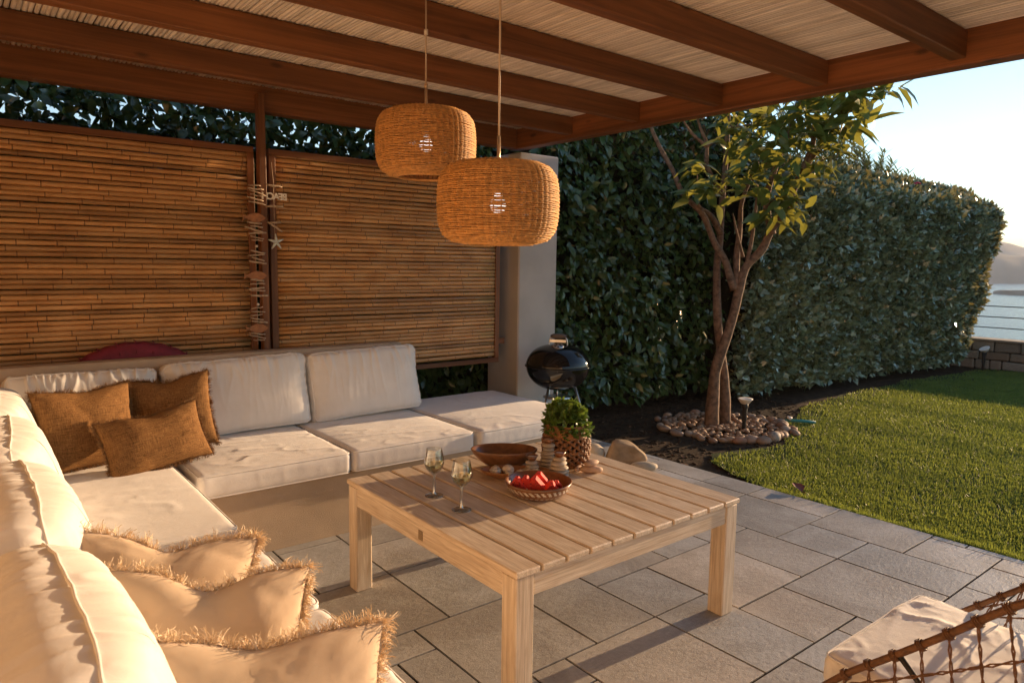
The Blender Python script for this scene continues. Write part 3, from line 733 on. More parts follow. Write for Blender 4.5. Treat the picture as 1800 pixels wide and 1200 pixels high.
def pebble_at(name, p, r, seed, label=None, cat=None, group=None, mat=M_pebble, rough=.14, rot=None, parent=None, sub=2, flat=None):
    V, F = blob(r, sub, seed, rough, 1.3, flat)
    M = Matrix.Rotation(rot if rot is not None else seed * 1.7, 4, 'Z') @ Matrix.Rotation(.25 * math.sin(seed), 4, 'X')
    V, F = fan(V, F, M); V = V + np.array(p)
    o = obj(name, (V, F), mat, parent)
    return tag(o, label, cat, group) if label else o
q = random.Random(12); cx, cy = 6.50, 4.40
for i in range(44):
    a = 2 * math.pi * i / 44 + q.uniform(-.05, .05)
    front = math.cos(a - math.atan2(-.75, -.55)) ; rr_ = .66 + q.uniform(-.06, .07)
    s = q.uniform(.036, .058) + .022 * max(0, math.cos(a + 1.2))
    r = (s * q.uniform(1.1, 1.6), s * q.uniform(.75, 1.0), s * q.uniform(.55, .8))
    pebble_at('river_stone', (cx + rr_ * math.cos(a), cy + rr_ * math.sin(a), -.045 + r[2] * .75), r, i + 3, 'smooth river stone in the ring edging the gravel around the tree', 'stone', 'river stones in the ring around the tree', rot=a + 1.57 + q.uniform(-.5, .5))
g = MB(); k = 0
while k < 420:
    a = q.uniform(0, 6.283); rr_ = .63 * math.sqrt(q.random()); s = q.uniform(.016, .036)
    V, F = blob((s * 1.3, s, s * .7), 1, k, .15)
    g.add(*fan(V, F, Matrix.Translation((cx + rr_ * math.cos(a), cy + rr_ * math.sin(a), -.035 + s * .4 + .02 * (1 - rr_))) @ Matrix.Rotation(q.uniform(0, 6), 4, 'Z'))); k += 1
M_gravel = plain('gravel_stone', (.32, .19, .105), .8, var=.45, nscale=18)
tag(obj('gravel', g, M_gravel), kind='stuff')
# soil clods and litter on the bed
g = MB()
for k in range(2600):
    x, y = q.uniform(4.9, 8.6), q.uniform(3.0, 6.2)
    if y < np.interp(x, bx, by) - .25: continue
    s = q.uniform(.005, .020); V, F = blob((s * 1.4, s, s * .6), 1, k, .3)
    g.add(*fan(V, F, Matrix.Translation((x, y, -.043)) @ Matrix.Rotation(q.uniform(0, 6), 4, 'Z')))
tag(obj('soil_clods', g, M_soil), kind='stuff')
ll = [(.0, 5.6), (5.3, 4.6), (5.5, 3.9), (5.15, 4.3), (5.9, 5.2), (7.3, 4.6), (5.6, 5.1), (8.0, 4.55), (7.6, 4.2)]
g = MB()
for k in range(70):
    x, y = q.uniform(4.95, 8.8), q.uniform(3.3, 5.6)
    if y < np.interp(x, bx, by) - .1: continue
    s = q.uniform(.03, .07); g.add(*fan(LEAF[0] * s, [tuple(f) for f in LEAF[1]], Matrix.Translation((x, y, -.03)) @ Matrix.Rotation(q.uniform(0, 6), 4, 'Z') @ Matrix.Rotation(q.uniform(-.5, .5), 4, 'X')))
tag(obj('leaf_litter', g, plain('dry_litter', (.17, .085, .035), .7, var=.5, nscale=30)), kind='stuff')
fl = thing('fallen_leaf', 'curled red brown leaf lying on the lawn edge by the paving', 'leaf', (5.0, 2.71, -.01))
M = Matrix.Translation((4.97, 2.66, .012)) @ Matrix.Rotation(-.6, 4, 'Z') @ Matrix.Rotation(.25, 4, 'X'); obj('blade', fan(leaf_shape(.55, .5, .1)[0] * .15, [tuple(f) for f in LEAF[1]], M), M_redleaf, fl)
obj('leaf_stalk', tube([(4.97, 2.66, .012), (4.94, 2.62, .02)], .003, 5), M_redleaf, fl)
tl = thing('plastic_hose_end', 'flat teal plastic hose end with a white tip on the grass beyond the stones', 'hose end', (7.3, 4.05, -.02))
obj('tube', tube([(7.42, 3.86, .0), (7.33, 3.98, .005), (7.22, 4.12, .0)], [.014, .019, .014], 8), M_teal, tl); obj('tip', tube([(7.26, 4.06, .02), (7.24, 4.10, .045)], [.022, .012], 8), M_whitepl, tl)
def garden_light(x, y, h, label, yaw_=0, s=1.0, tilt=0):
    r = thing('garden_light', label, 'garden light', mat=Matrix.Translation((x, y, -.045)))
    B = Matrix.Translation((x, y, -.045))
    def L(prof, n=20, tl=0): V, F = lathe(prof, n); return fan(V, F, B @ Matrix.Rotation(yaw_, 4, 'Z') @ Matrix.Translation((0, 0, h)) @ Matrix.Rotation(tl, 4, 'Y') @ Matrix.Translation((0, 0, -h)))
    obj('stem', L([(0, 0), (.022 * s, 0), (.020 * s, h * .35), (.026 * s, h * .4), (.024 * s, h * .72), (.034 * s, h * .78), (.034 * s, h - .02), (0, h - .02)]), M_blackmatte, r)
    obj('shade', L([(.02 * s, h - .05 * s), (.045 * s, h - .035 * s), (.075 * s, h + .008), (.077 * s, h + .014), (.06 * s, h + .012), (0, h + .004)], 24, tilt), M_whitepl, r)
    obj('wire', fan(*tube([(.06 * s, 0, h - .01), (.055 * s, .01, h * .55), (.03 * s, 0, h * .25)], .004, 5), B), M_brass, r)
garden_light(6.46, 4.14, .36, 'small dark garden light with pale dish shade standing in the gravel by the tree')
garden_light(14.05, 4.36, .38, 'small garden light with tilted white shade in front of the stone wall', 2.6, 1.1, .5)

# ------------------------------------------------------------------ loose rocks at the paving edge
V, F = blob((.215, .11, .19), 3, 21, .18, 1.4)
for nx_, ny_, nz_, d_ in ((0, -1, .1, .075), (.1, 1, 0, .075), (.75, 0, .66, .115), (-.95, .1, .3, .15), (.2, 0, 1, .145), (.95, 0, .1, .17), (.35, -.2, .92, .128)):
    nn = np.array([nx_, ny_, nz_]); nn = nn / np.linalg.norm(nn); dd = V @ nn - d_; V = V - np.outer(np.maximum(0, dd) * .93, nn)
V[:, 2] = np.maximum(V[:, 2], -.13)
hx = np.exp(-((V[:, 0] - .03) ** 2 / .0012 + (V[:, 2] - .03) ** 2 / .0010)); V[:, 1] += np.where(V[:, 1] < 0, .055 * hx, 0)
ch_ = np.exp(-((V[:, 2] - .035 + .35 * (V[:, 0] - .06)) / .02) ** 2) * (V[:, 0] > .04); V[:, 1] += np.where(V[:, 1] < 0, .03 * ch_, 0)
V = V + .010 * np.stack([noise(V * 14 + k * 7) for k in range(3)], 1) + .005 * np.stack([noise(V * 40 + k * 7) for k in range(3)], 1)
V, F = fan(V, F, Matrix.Translation((4.47, 3.99, .092)) @ Matrix.Rotation(R(-42), 4, 'Z') @ Matrix.Diagonal((1, 1, .72, 1)))
tag(obj('rock', (V, F), M_rock), 'big tan rock with a hollow standing on the paving edge behind the table', 'rock')
V, F = blob((.10, .10, .085), 2, 5, .06); V += np.array([4.27, 4.18, .085]); tag(obj('round_stone', (V, F), M_palestone), 'rounded pale stone leaning against the left of the big tan rock', 'stone')
V, F = blob((.12, .08, .04), 2, 8, .1); V, F = fan(V, F, Matrix.Translation((4.44, 3.76, .038)) @ Matrix.Rotation(-.7, 4, 'Z')); tag(obj('flat_stone', (V, F), M_palestone), 'flat pale stone lying at the foot of the big tan rock', 'stone')

# ------------------------------------------------------------------ masonry bench with its back walls
bn = thing('bench', 'built-in sand rendered corner bench with low back wall', 'bench', (1.5, 4.4, 0))
m = MB(); m.add(*cbox((-.10, 3.98, -.012), (3.90, 5.0, .388), .012)); obj('base', m, M_render, bn, smooth=False)
m = MB(); m.add(*cbox((2.86, 5.002, -.012), (3.90, 5.2, .388), .012)); m.add(*cbox((-.10, .95, -.012), (.90, 3.978, .388), .012)); obj('base', m, M_render, bn, smooth=False)
obj('back_wall', box((-.26, 5.003, -.012), (2.855, 5.13, 1.05), .008), M_render, bn, smooth=False)
obj('back_wall', box((-.26, .95, -.012), (-.103, 5.0, .98), .008), M_render, bn, smooth=False)

# ------------------------------------------------------------------ cushions
def rbox(L, D, H, r, nx, ny, nz):
    """surface lattice of a rounded box: returns V, N, F, index"""
    idx = {}; P = []
    def vid(i, j, k):
        if (i, j, k) not in idx: idx[(i, j, k)] = len(P); P.append((i / nx - .5, j / ny - .5, k / nz - .5))
        return idx[(i, j, k)]
    F = []
    for k in (0, nz):
        for i in range(nx):
            for j in range(ny):
                f = (vid(i, j, k), vid(i + 1, j, k), vid(i + 1, j + 1, k), vid(i, j + 1, k)); F.append(f if k else f[::-1])
    for j in (0, ny):
        for i in range(nx):
            for k in range(nz):
                f = (vid(i, j, k), vid(i + 1, j, k), vid(i + 1, j, k + 1), vid(i, j, k + 1)); F.append(f[::-1] if j else f)
    for i in (0, nx):
        for j in range(ny):
            for k in range(nz):
                f = (vid(i, j, k), vid(i, j + 1, k), vid(i, j + 1, k + 1), vid(i, j, k + 1)); F.append(f if i else f[::-1])
    V = np.array(P) * np.array([L, D, H])
    return V, F
def deform(V, L, D, H, r, puff, side, wr, pinch=.0, sag=.0):
    h = np.array([L, D, H]) / 2
    core = np.clip(V, -(h - r), h - r); d = V - core; n = np.linalg.norm(d, axis=1)[:, None]
    N = d / (n + 1e-9)
    Q = core + N * np.minimum(r, np.maximum(n, 1e-9)) if False else core + N * r
    u, v, t_ = Q[:, 0] / h[0], Q[:, 1] / h[1], Q[:, 2] / h[2]
    e = np.clip(1 - u ** 4, 0, 1) * np.clip(1 - v ** 4, 0, 1)
    Q = Q + np.stack([side * np.sign(u) * (np.abs(u) > .9) * np.clip(1 - v * v, 0, 1), side * np.sign(v) * (np.abs(v) > .9) * np.clip(1 - u * u, 0, 1) * .6, puff * e * np.sign(t_) * np.clip(np.abs(t_), 0, 1)], 1)
    Q[:, 0] *= 1 - pinch * (1 - v * v) * (np.abs(u) > .5); Q[:, 1] *= 1 - pinch * (1 - u * u) * (np.abs(v) > .5)
    Q[:, 1] -= sag * np.abs(u) ** 5 * (v > 0) * v; Q[:, 2] *= 1 - .25 * (sag > 0) * np.abs(u) ** 6
    if wr is not None: Q = Q + N * wr(Q, u, v, t_, N)[:, None]
    return Q, N
def cushion(name, label, cat, L, D, H, M, mat, r=.035, puff=.02, side=.01, wr=None, res=(72, 72, 8), piping=True, pinch=0, group=None, sag=0):
    """box cushion, big faces +-z in its own frame; M = world matrix of its centre"""
    V, F = rbox(L, D, H, r, *res)
    root = thing(name, label, cat, mat=M, group=group)
    Q, N = deform(V, L, D, H, r, puff, side, wr, pinch, sag)
    cov = obj('cover', (Q, F), mat, root, local=True)
    if piping:
        h = np.array([L, D, H]) / 2; k = r * .0; pm = MB()
        for sg in (1, -1):
            P = []
            a, b = h[0] - r, h[1] - r; rc = r
            for (sx, sy, a0) in ((1, 1, 0), (-1, 1, 90), (-1, -1, 180), (1, -1, 270)):
                for da in (0, 30, 60, 90): P.append((sx * a, sy * b, sg * (h[2] - r), R(a0 + da)))
            # dense loop
            out = []
            for i in range(len(P)):
                p, q_ = P[i], P[(i + 1) % len(P)]
                m_ = 14 if i % 4 == 3 else 1
                for s_ in range(m_):
                    f = s_ / m_
                    ang = p[3] if i % 4 == 3 else p[3]
                    c0 = np.array(p[:3]) * (1 - f) + np.array(q_[:3]) * f
                    nn = np.array([math.cos(ang), math.sin(ang), sg * .9]); nn /= np.linalg.norm(nn)
                    out.append(c0 + nn * r)
            out = np.array(out); Qp, Np = deform(out, L, D, H, r, puff, side, wr, pinch, sag); Qp += Np * .002
            pm.add(*tube(Qp, .0042, 6, closed=True))
        obj('piping', pm, mat, cov, local=True)
    return root
def rot_to(x, y, z, ax=(0, 0, 0)):
    return Matrix.Translation((x, y, z)) @ Matrix.Rotation(ax[2], 4, 'Z') @ Matrix.Rotation(ax[1], 4, 'Y') @ Matrix.Rotation(ax[0], 4, 'X')
def seat_wr(seed, amp=.006, sx=3.0, sy=9.0):
    def f(Q, u, v, t_, N):
        P = np.stack([Q[:, 0] * sx + .5 * noise(Q * 4 + seed), Q[:, 1] * sy, Q[:, 2] * 3], 1) + seed
        top = np.clip(N[:, 2], 0, 1); sd = 1 - np.abs(N[:, 2])
        mask = np.clip(.4 + 1.6 * noise(Q * 2.3 + seed * 2), .1, 1)
        a = ridge(P) ** 4 * amp * 1.3 * top * mask + .35 * amp * ridge(P * 2.3 + 4) ** 2 * top * mask
        b = amp * .22 * ridge(np.stack([Q[:, 0] * 11, Q[:, 1] * 11, Q[:, 2] * 4], 1) + seed) ** 2 * sd
        return a + b
    return f
def back_wr(seed, amp=.010, fr=26, fall=.16, allover=.0):
    """pleats gathered on the +y (upper) seam"""
    def f(Q, u, v, t_, N):
        ed = (1 - v) * .5
        m_ = np.exp(-ed / fall) + allover
        P = np.stack([Q[:, 0] * fr + .8 * noise(Q * 5 + seed), Q[:, 1] * 3.0, Q[:, 2] * 4], 1) + seed
        edx = (1 - np.abs(u)) * .5
        P2 = np.stack([Q[:, 0] * 3, Q[:, 1] * fr, Q[:, 2] * 3], 1) + seed + 9
        P3 = np.stack([Q[:, 0] * 40 + 1.2 * noise(Q * 6 + seed + 3), Q[:, 1] * 3.0, Q[:, 2] * 5], 1) + seed + 5
        fine = .0045 * ridge(P3) ** 1.5 * np.clip(.45 + 1.5 * noise(Q * 4 + seed + 7), 0, 1) * np.exp(-ed / (fall * 1.2))
        return fine + amp * (ridge(P) ** 2 - .3) * m_ * (np.abs(N[:, 2]) * .8 + .2) + .5 * amp * ridge(P2) ** 2 * np.exp(-edx / .07) + amp * .55 * noise(Q * 5 + seed)
    return f
SEAT = 'white canvas seat cushion '
cushion('seat_cushion', SEAT + 'on the back bench beside the pillows', 'seat cushion', .90, 1.04, .14, rot_to(1.44, 4.45, .459), M_canvas, .035, .010, .004, seat_wr(3, .006))
cushion('seat_cushion', SEAT + 'in the middle of the back bench, second from the corner', 'seat cushion', .925, 1.04, .14, rot_to(2.365, 4.45, .459), M_canvas, .035, .010, .004, seat_wr(8, .005))
cushion('seat_cushion', SEAT + 'at the free end of the bench next to the grill', 'seat cushion', 1.07, 1.28, .135, rot_to(3.395, 4.55, .457), M_canvas, .035, .012, .004, seat_wr(5, .005, 4, 5))
cushion('seat_cushion', SEAT + 'in the corner under the brown burlap pillows', 'seat cushion', 1.02, 1.86, .135, rot_to(.44, 4.035, .457), M_canvas, .035, .010, .004, seat_wr(13, .0055, 3, 8))
cushion('seat_cushion', SEAT + 'on the near wing, next one after the corner', 'seat cushion', 1.02, .88, .135, rot_to(.435, 2.655, .457, (0, 0, .01)), M_canvas, .035, .010, .006, seat_wr(17, .006))
cushion('seat_cushion', SEAT + 'at the near end of the wing under the fringed sand pillows', 'seat cushion', 1.02, .93, .135, rot_to(.435, 1.735, .457), M_canvas, .035, .010, .006, seat_wr(19, .006))
BK = 'plump white back cushion '
lean = R(78)
for x0, x1, lab, sd_, hh, dz in ((1.03, 1.985, BK + 'between the burlap pillows and the other back cushion', 31, .52, 0), (1.995, 2.90, BK + 'at the free end of the back wall', 37, .52, .005), (.20, 1.0, BK + 'in the corner half hidden behind the burlap pillows', 41, .50, .0)):
    M = rot_to((x0 + x1) / 2, 4.875, .525 + hh * .49 + dz, (lean, R(1.6) * math.sin(sd_ * 2.0), R(1.5) * math.sin(sd_)))
    cushion('back_cushion', lab, 'back cushion', x1 - x0, hh, .17, M, M_canvas, .045, .045, .0, back_wr(sd_, .016, 20, .22, .08), (120, 60, 10), pinch=.03, sag=.02)
for y0, y1, lab, sd_, al in ((1.24, 2.19, BK + 'in the foreground at the lower left', 51, .5), (2.25, 3.11, BK + 'second from the foreground along the left wing', 57, .5), (3.16, 4.02, BK + 'third along the left wing, nearest the corner pillows', 61, .5), (4.06, 4.86, BK + 'at the corner end of the left wing, mostly hidden', 67, .3)):
    M = rot_to(.105, (y0 + y1) / 2, .515 + .235, (R(72), 0, R(90 + 2.5 * math.sin(sd_))))
    cushion('back_cushion', lab, 'back cushion', y1 - y0, 0.49, .29, M, M_canvas, .10, .08, .0, back_wr(sd_, .0065, 15, .55, al * .5), (150, 60, 22), pinch=.05, sag=.085)

# ------------------------------------------------------------------ throw pillows with fringes
def pillow(label, Wd, Ht, T, M, mat, fmat, seed, chop=.0, fr=.03, cat='pillow', nf=150, wr=.012):
    root = thing('throw_pillow', label, cat, mat=M)
    n = 34; g_ = np.linspace(-1, 1, n + 1); g_ = np.sign(g_) * (1 - (1 - np.abs(g_)) ** 1.25)
    U, Vv = np.meshgrid(g_, g_, indexing='ij'); U = U.ravel(); Vv = Vv.ravel()
    def shape(U, Vv, sgn):
        e = np.clip(1 - np.abs(U) ** 2.6, 0, 1) * np.clip(1 - np.abs(Vv) ** 2.6, 0, 1)
        t_ = T / 2 * e ** .52
        X = Wd / 2 * U * (1 - .075 * (1 - Vv ** 2)); Z = Ht / 2 * Vv * (1 - .075 * (1 - U ** 2))
        c_ = np.exp(-(U / .34) ** 2) * np.clip((Vv + .3) / 1.3, 0, 1) ** 1.6
        Z = Z - chop * c_; t_ = t_ * (1 - .35 * c_ * (chop > 0)) + (.02 * c_ if chop > 0 else 0) * e
        P = np.stack([X * 7, Z * 7, 0 * X + sgn * 3], 1) + seed
        P2 = np.stack([(X + Z) * 5, (X - Z) * 16, 0 * X], 1) + seed
        P3 = np.stack([(X * .6 + Z) * 4.2 + .4 * noise(P * .7), (Z * .5 - X) * 2.0, 0 * X], 1) + seed * 3
        t_ = t_ - e ** .4 * wr * 1.1 * ridge(P3) ** 6 * np.clip(.5 + 1.5 * noise(P * .5 + 3), 0, 1)
        t_ = t_ + e ** .4 * wr * (1.3 * noise(P) + .8 * ridge(P2) ** 2 * np.exp(-(1 - np.maximum(np.abs(U), np.abs(Vv))) * 2.2))
        return np.stack([X, -sgn * t_, Z], 1)
    A = shape(U, Vv, 1); B = shape(U, Vv, -1); k = n + 1
    border = (np.abs(U) == 1) | (np.abs(Vv) == 1)
    mp = {}; V = list(A)
    for i in range(len(B)):
        if border[i]: mp[i] = i
        else: mp[i] = len(V); V.append(B[i])
    F = []
    for i in range(n):
        for j in range(n):
            q4 = (i * k + j, (i + 1) * k + j, (i + 1) * k + j + 1, i * k + j + 1); F.append(q4); F.append(tuple(mp[x] for x in q4[::-1]))
    cov = obj('cover', (np.array(V), F), mat, root, local=True)
    # fringe strands along the seam
    s = np.clip(np.repeat(rng.random(nf) * 4, 7) + rng.normal(0, .012, nf * 7), 0, 3.999); u = np.where(s < 1, s * 2 - 1, np.where(s < 2, 1, np.where(s < 3, 5 - 2 * s, -1))); v = np.where(s < 1, 1, np.where(s < 2, 3 - 2 * s, np.where(s < 3, -1, 2 * s - 7)))
    u = np.clip(u, -1, 1); v = np.clip(v, -1, 1)
    base = shape(u, v, 1); out = np.stack([np.where(np.abs(u) > .999, np.sign(u), u * .15), rng.normal(0, .38, len(u)), np.where(np.abs(v) > .999, np.sign(v), v * .15)], 1) + np.repeat(rng.normal(0, .26, (nf, 3)), 7, 0) + rng.normal(0, .12, (len(u), 3))
    out /= np.linalg.norm(out, axis=1)[:, None]; side = np.cross(out, rng.normal(size=out.shape) + 1e-3); side /= np.linalg.norm(side, axis=1)[:, None]
    Ln = fr * np.repeat(.55 + .7 * rng.random(nf), 7)[:, None] * (.8 + .3 * rng.random(len(u)))[:, None]; wd = .0012 if fr < .03 else .0016
    ns = 5; pts = [base - out * .004]; dr = out.copy()
    for k in range(ns):
        dr = dr + np.repeat(rng.normal(0, .30, (nf, 3)), 7, 0) + rng.normal(0, .22, out.shape) + np.array([0, 0, -.10]); dr /= np.linalg.norm(dr, axis=1)[:, None]
        pts.append(pts[-1] + dr * Ln / ns)
    VV = np.stack([p + sg * side * wd * (1 - .1 * k) for k, p in enumerate(pts) for sg in (-1, 1)], 1).reshape(-1, 3)
    bf = np.array([(2 * k, 2 * k + 1, 2 * k + 3, 2 * k + 2) for k in range(ns)]); FF = (bf[None] + (np.arange(len(u)) * 2 * (ns + 1))[:, None, None]).reshape(-1, 4)
    f_ = obj('fringe', (VV, FF), fmat, cov, local=True, smooth=False); tag(f_, kind='stuff')
    return root
BL = 'brown burlap pillow with frayed edge '
pillow(BL + 'on the left, leaning on the corner back cushion', .52, .46, .17, rot_to(.56, 4.50, .755, (R(-16), 0, R(14))), M_burlap, M_fringe1, 1, .015, .027, nf=520)
pillow(BL + 'on the right, upright against the white back cushion', .48, .46, .16, rot_to(1.02, 4.60, .765, (R(-15), R(-6), R(-14))), M_burlap, M_fringe1, 2, .03, .027, nf=520)
pillow(BL + 'in front of the other two, lying lowest', .56, .34, .16, rot_to(.86, 4.28, .685, (R(-24), R(-7), R(8))), M_burlap, M_fringe1, 3, .02, .027, nf=520)
CP = 'sand cotton pillow with shaggy fringe '
pillow(CP + 'farthest of the row on the near wing', .54, .38, .15, rot_to(.45, 2.27, .668, (R(-26), R(12), R(-12))), M_canvas2, M_fringe2, 4, .04, .040, nf=520)
pillow(CP + 'in the middle of the row, right edge sunlit', .55, .38, .16, rot_to(.49, 1.95, .662, (R(-26), R(8), R(-16))), M_canvas2, M_fringe2, 5, .05, .040, nf=520)
pillow(CP + 'nearest the camera', .62, .38, .17, rot_to(.50, 1.56, .640, (R(-28), R(7), R(-14))), M_canvas2, M_fringe2, 6, .028, .046, nf=520)

# ------------------------------------------------------------------ crimson round cushion behind the bench wall
cr = thing('round_cushion', 'large round crimson quilted cushion standing between bench wall and bamboo screen', 'cushion', (.95, 5.235, -.01))
V, F = lathe([(0, -.055), (.50, -.06), (.555, -.05), (.575, 0), (.555, .05), (.50, .06), (0, .055)], 64)
a_ = np.arctan2(V[:, 1], V[:, 0]); V[:, :2] *= (1 - .012 * (np.abs(np.sin(a_ * 16)) < .2))[:, None]
V, F = fan(V, F, Matrix.Translation((.95, 5.235, .575)) @ Matrix.Rotation(R(90), 4, 'X')); obj('cover', (V, F), M_crimson, cr)
pm = MB()
for k in range(32):
    a = k * 2 * math.pi / 32; pm.add(*tube([(.95 + .5 * math.cos(a), 5.173, .575 + .5 * math.sin(a)), (.95 + .578 * math.cos(a), 5.21, .575 + .578 * math.sin(a)), (.95 + .578 * math.cos(a), 5.25, .575 + .578 * math.sin(a))], .004, 5))
obj('stitching', pm, M_crimson, cr)

# ------------------------------------------------------------------ coffee table
X0, X1, Y0, Y1, ZT = 1.55, 2.95, 1.89, 3.29, .583
tb = thing('coffee_table', 'square whitewashed wooden slat table on thick square legs', 'table', (2.25, 2.59, 0))
nsl = 11; gp = .011; sw = (X1 - X0 - gp * (nsl - 1)) / nsl
for k in range(nsl):
    a = X0 + k * (sw + gp); obj('slat', box((a, Y0, ZT - .026), (a + sw, Y1, ZT), .005), M_taby, tb, smooth=False)
lw = .088
for x in (X0 + .006, X1 - .006 - lw):
    for y in (Y0 + .008, Y1 - .008 - lw): obj('leg', box((x, y, 0), (x + lw, y + lw, ZT - .0285), .005), M_tabz, tb, smooth=False)
for x in (X0 + .010, X1 - .010 - .03): obj('apron', box((x, Y0 + .008 + lw + .001, ZT - .125), (x + .03, Y1 - .009 - lw, ZT - .0285), .003), M_taby, tb, smooth=False)
for y in (Y0 + .014, Y1 - .014 - .03): obj('apron', box((X0 + .007 + lw, y, ZT - .115), (X1 - .007 - lw, y + .03, ZT - .0285), .003), M_tabx, tb, smooth=False)
for x in (2.0, 2.48): obj('cross_bar', box((x, Y0 + .046, ZT - .085), (x + .06, Y1 - .046, ZT - .0285), .003), M_taby, tb, smooth=False)
obj('plaque', box((X0 + .0075, 2.555, ZT - .098), (X0 + .0095, 2.59, ZT - .055), .0005), plain('dull_brass_plaque', (.25, .17, .09), .5, var=.15, nscale=90), tb, smooth=False)

# ------------------------------------------------------------------ things on the table
def wine_glass(x, y, label):
    r = thing('wine_glass', label, 'wine glass', (x, y, ZT + .0005)); z = ZT + .0005
    prof = [(0, .003), (.040, .0025), (.043, .0010), (.0425, .0), (0, .0)]
    outer = [(.0425, 0), (.043, .0018), (.036, .004), (.012, .009), (.0066, .018), (.0058, .06), (.0068, .098), (.009, .108), (.022, .118), (.038, .135), (.0475, .158), (.048, .172), (.044, .198), (.0378, .232)]
    inner = [(.0368, .232), (.043, .198), (.0469, .172), (.0464, .158), (.0368, .1365), (.021, .1205), (.008, .1125), (0, .112)]
    dense = lambda L: [tuple(p) for p in smooth_path([(a, 0, b) for a, b in L], 6)[:, [0, 2]]]
    o_ = dense(outer); i_ = dense(inner); V, F = lathe([(0, 0)] + o_[:-1] + [(.0379, .2315), (.0376, .2322), (.0372, .2322), (.0369, .2315)] + i_[1:], 48, (x, y, z)); obj('glass', (V, F), M_glass, r)
    obj('stem', lathe([(.0115, .0098), (.0068, .0185), (.0064, .06), (.0070, .098), (.0092, .1075)], 20, (x, y, z)), M_stemglass, r)
    obj('foot_rim', tube([(x + .0432 * math.cos(k * math.pi / 20), y + .0432 * math.sin(k * math.pi / 20), z + .0012) for k in range(40)], .0013, 6, closed=True), M_stemglass, r)
    wv = [(0, .1128), (.0078, .1133), (.0205, .1213), (.0362, .1373), (.0458, .1585), (.0459, .1625), (0, .1625)]
    obj('wine', lathe(dense(wv[:-1]) + [(.0455, .1628), (.03, .1628), (0, .1628)], 48, (x, y, z)), M_wine, r)
wine_glass(1.77, 2.795, 'glass of white wine set further back, near the back bench')
wine_glass(1.765, 2.555, 'glass of white wine nearer the front table edge')
def bowl(name, label, cat, x, y, rx, ry, h, rot, mat, th=.010, foot=.5, rim=0):
    r = thing(name, label, cat, (x, y, ZT + .0005)); sc = ry / rx
    pr = [(0, 0), (foot * rx, 0), (foot * rx + .15 * (1 - foot) * rx, h * .06), (rx * (foot + (1 - foot) * .55), h * .35), (rx * (foot + (1 - foot) * .85), h * .7), (rx, h), (rx - th * .4, h + .003), (rx - th, h), (rx * (foot + (1 - foot) * .85) - th, h * .72), (rx * (foot + (1 - foot) * .5) - th, h * .38), (rx * foot, th * .9), (0, th * .7)]
    V, F = lathe(pr, 48); V[:, 1] *= sc
    V, F = fan(V, F, Matrix.Translation((x, y, ZT + .0005)) @ Matrix.Rotation(rot, 4, 'Z')); obj('shell', (V, F), mat, r); return r
bowl('oval_bowl', 'deep oval dark wooden bowl holding flat grey pebbles, at the back of the table', 'bowl', 2.345, 2.985, .185, .12, .10, R(-38), M_bowl, .011, .38)
bowl('shell_tray', 'shallow oval wooden tray of shells between the two bowls', 'tray', 2.265, 2.785, .185, .085, .042, R(-40), plain('orange_brown_wood', (.30, .13, .045), .35, var=.25, nscale=40), .009, .55)
mb_ = bowl('fruit_bowl', 'round wooden bowl with white chevron pattern and watermelon slices', 'bowl', 2.20, 2.525, .165, .165, .065, 0, M_bowl, .010, .72)
# painted chevrons: thin strips just proud of the bowl's side
g = MB(); nch = 34
def bowl_r(z): return np.interp(z, [0, .0039, .02275, .0455, .065], [.72 * .165, .165 * .762, .165 * .874, .165 * .958, .165]) + .0007
for k in range(nch):
    a0 = 2 * math.pi * k / nch
    for (za, zb, d0, d1) in ((.010, .029, .0, .10), (.031, .050, .10, .0)):
        P = []
        for z_, d in ((za, d0), (zb, d1)):
            for e in (0, .10): a = a0 + d + e; r_ = bowl_r(z_); P.append((2.20 + r_ * math.cos(a), 2.525 + r_ * math.sin(a), ZT + .0005 + z_))
        g.add(P, [(0, 1, 3, 2)])
obj('painted_chevrons', g, M_white, mb_, smooth=False)
def melon(x, y, z, rz, tilt, R_, ang, th, label):
    M = Matrix.Translation((x, y, z)) @ Matrix.Rotation(rz, 4, 'Z') @ Matrix.Rotation(tilt, 4, 'X')
    r = thing('watermelon_slice', label, 'watermelon slice', mat=M, group='watermelon slices in the round bowl')
    n = 9; t = np.linspace(-ang / 2, ang / 2, n)
    def ring(ra, rb, mat, name):
        m_ = MB(); V = []
        for s_ in (-th / 2, th / 2):
            for a in t: V.append((ra * math.sin(a), s_, R_ - ra * math.cos(a))); V.append((rb * math.sin(a), s_, R_ - rb * math.cos(a)))
        V = np.array(V); V += .0016 * np.stack([noise(V * 90 + k) for k in range(3)], 1); N2 = 2 * n; F = []
        for i in range(n - 1):
            a, b, c, d = 2 * i, 2 * i + 1, 2 * i + 3, 2 * i + 2
            F += [(a, b, c, d), (a + N2, d + N2, c + N2, b + N2), (b, b + N2, c + N2, c), (a, d, d + N2, a + N2)]
        F += [(0, N2, N2 + 1, 1), (N2 - 2, N2 - 1, 2 * N2 - 1, 2 * N2 - 2)]
        obj(name, (V, F), mat, r, smooth=False, local=True)
    ring(.012, R_ * .86, M_melon, 'flesh'); ring(R_ * .862, R_ * .95, M_rindw, 'inner_rind'); ring(R_ * .952, R_, M_rind, 'rind')
    m_ = MB()
    for k in range(7):
        a = q.uniform(-ang * .4, ang * .4); ra = q.uniform(.35, .75) * R_
        for s_ in (-1, 1): m_.add(*fan(*blob((.0022, .001, .0034), 1, k), Matrix.Translation((ra * math.sin(a), s_ * th / 2, R_ - ra * math.cos(a)))))
    obj('seed', m_, M_blackmatte, r, local=True)
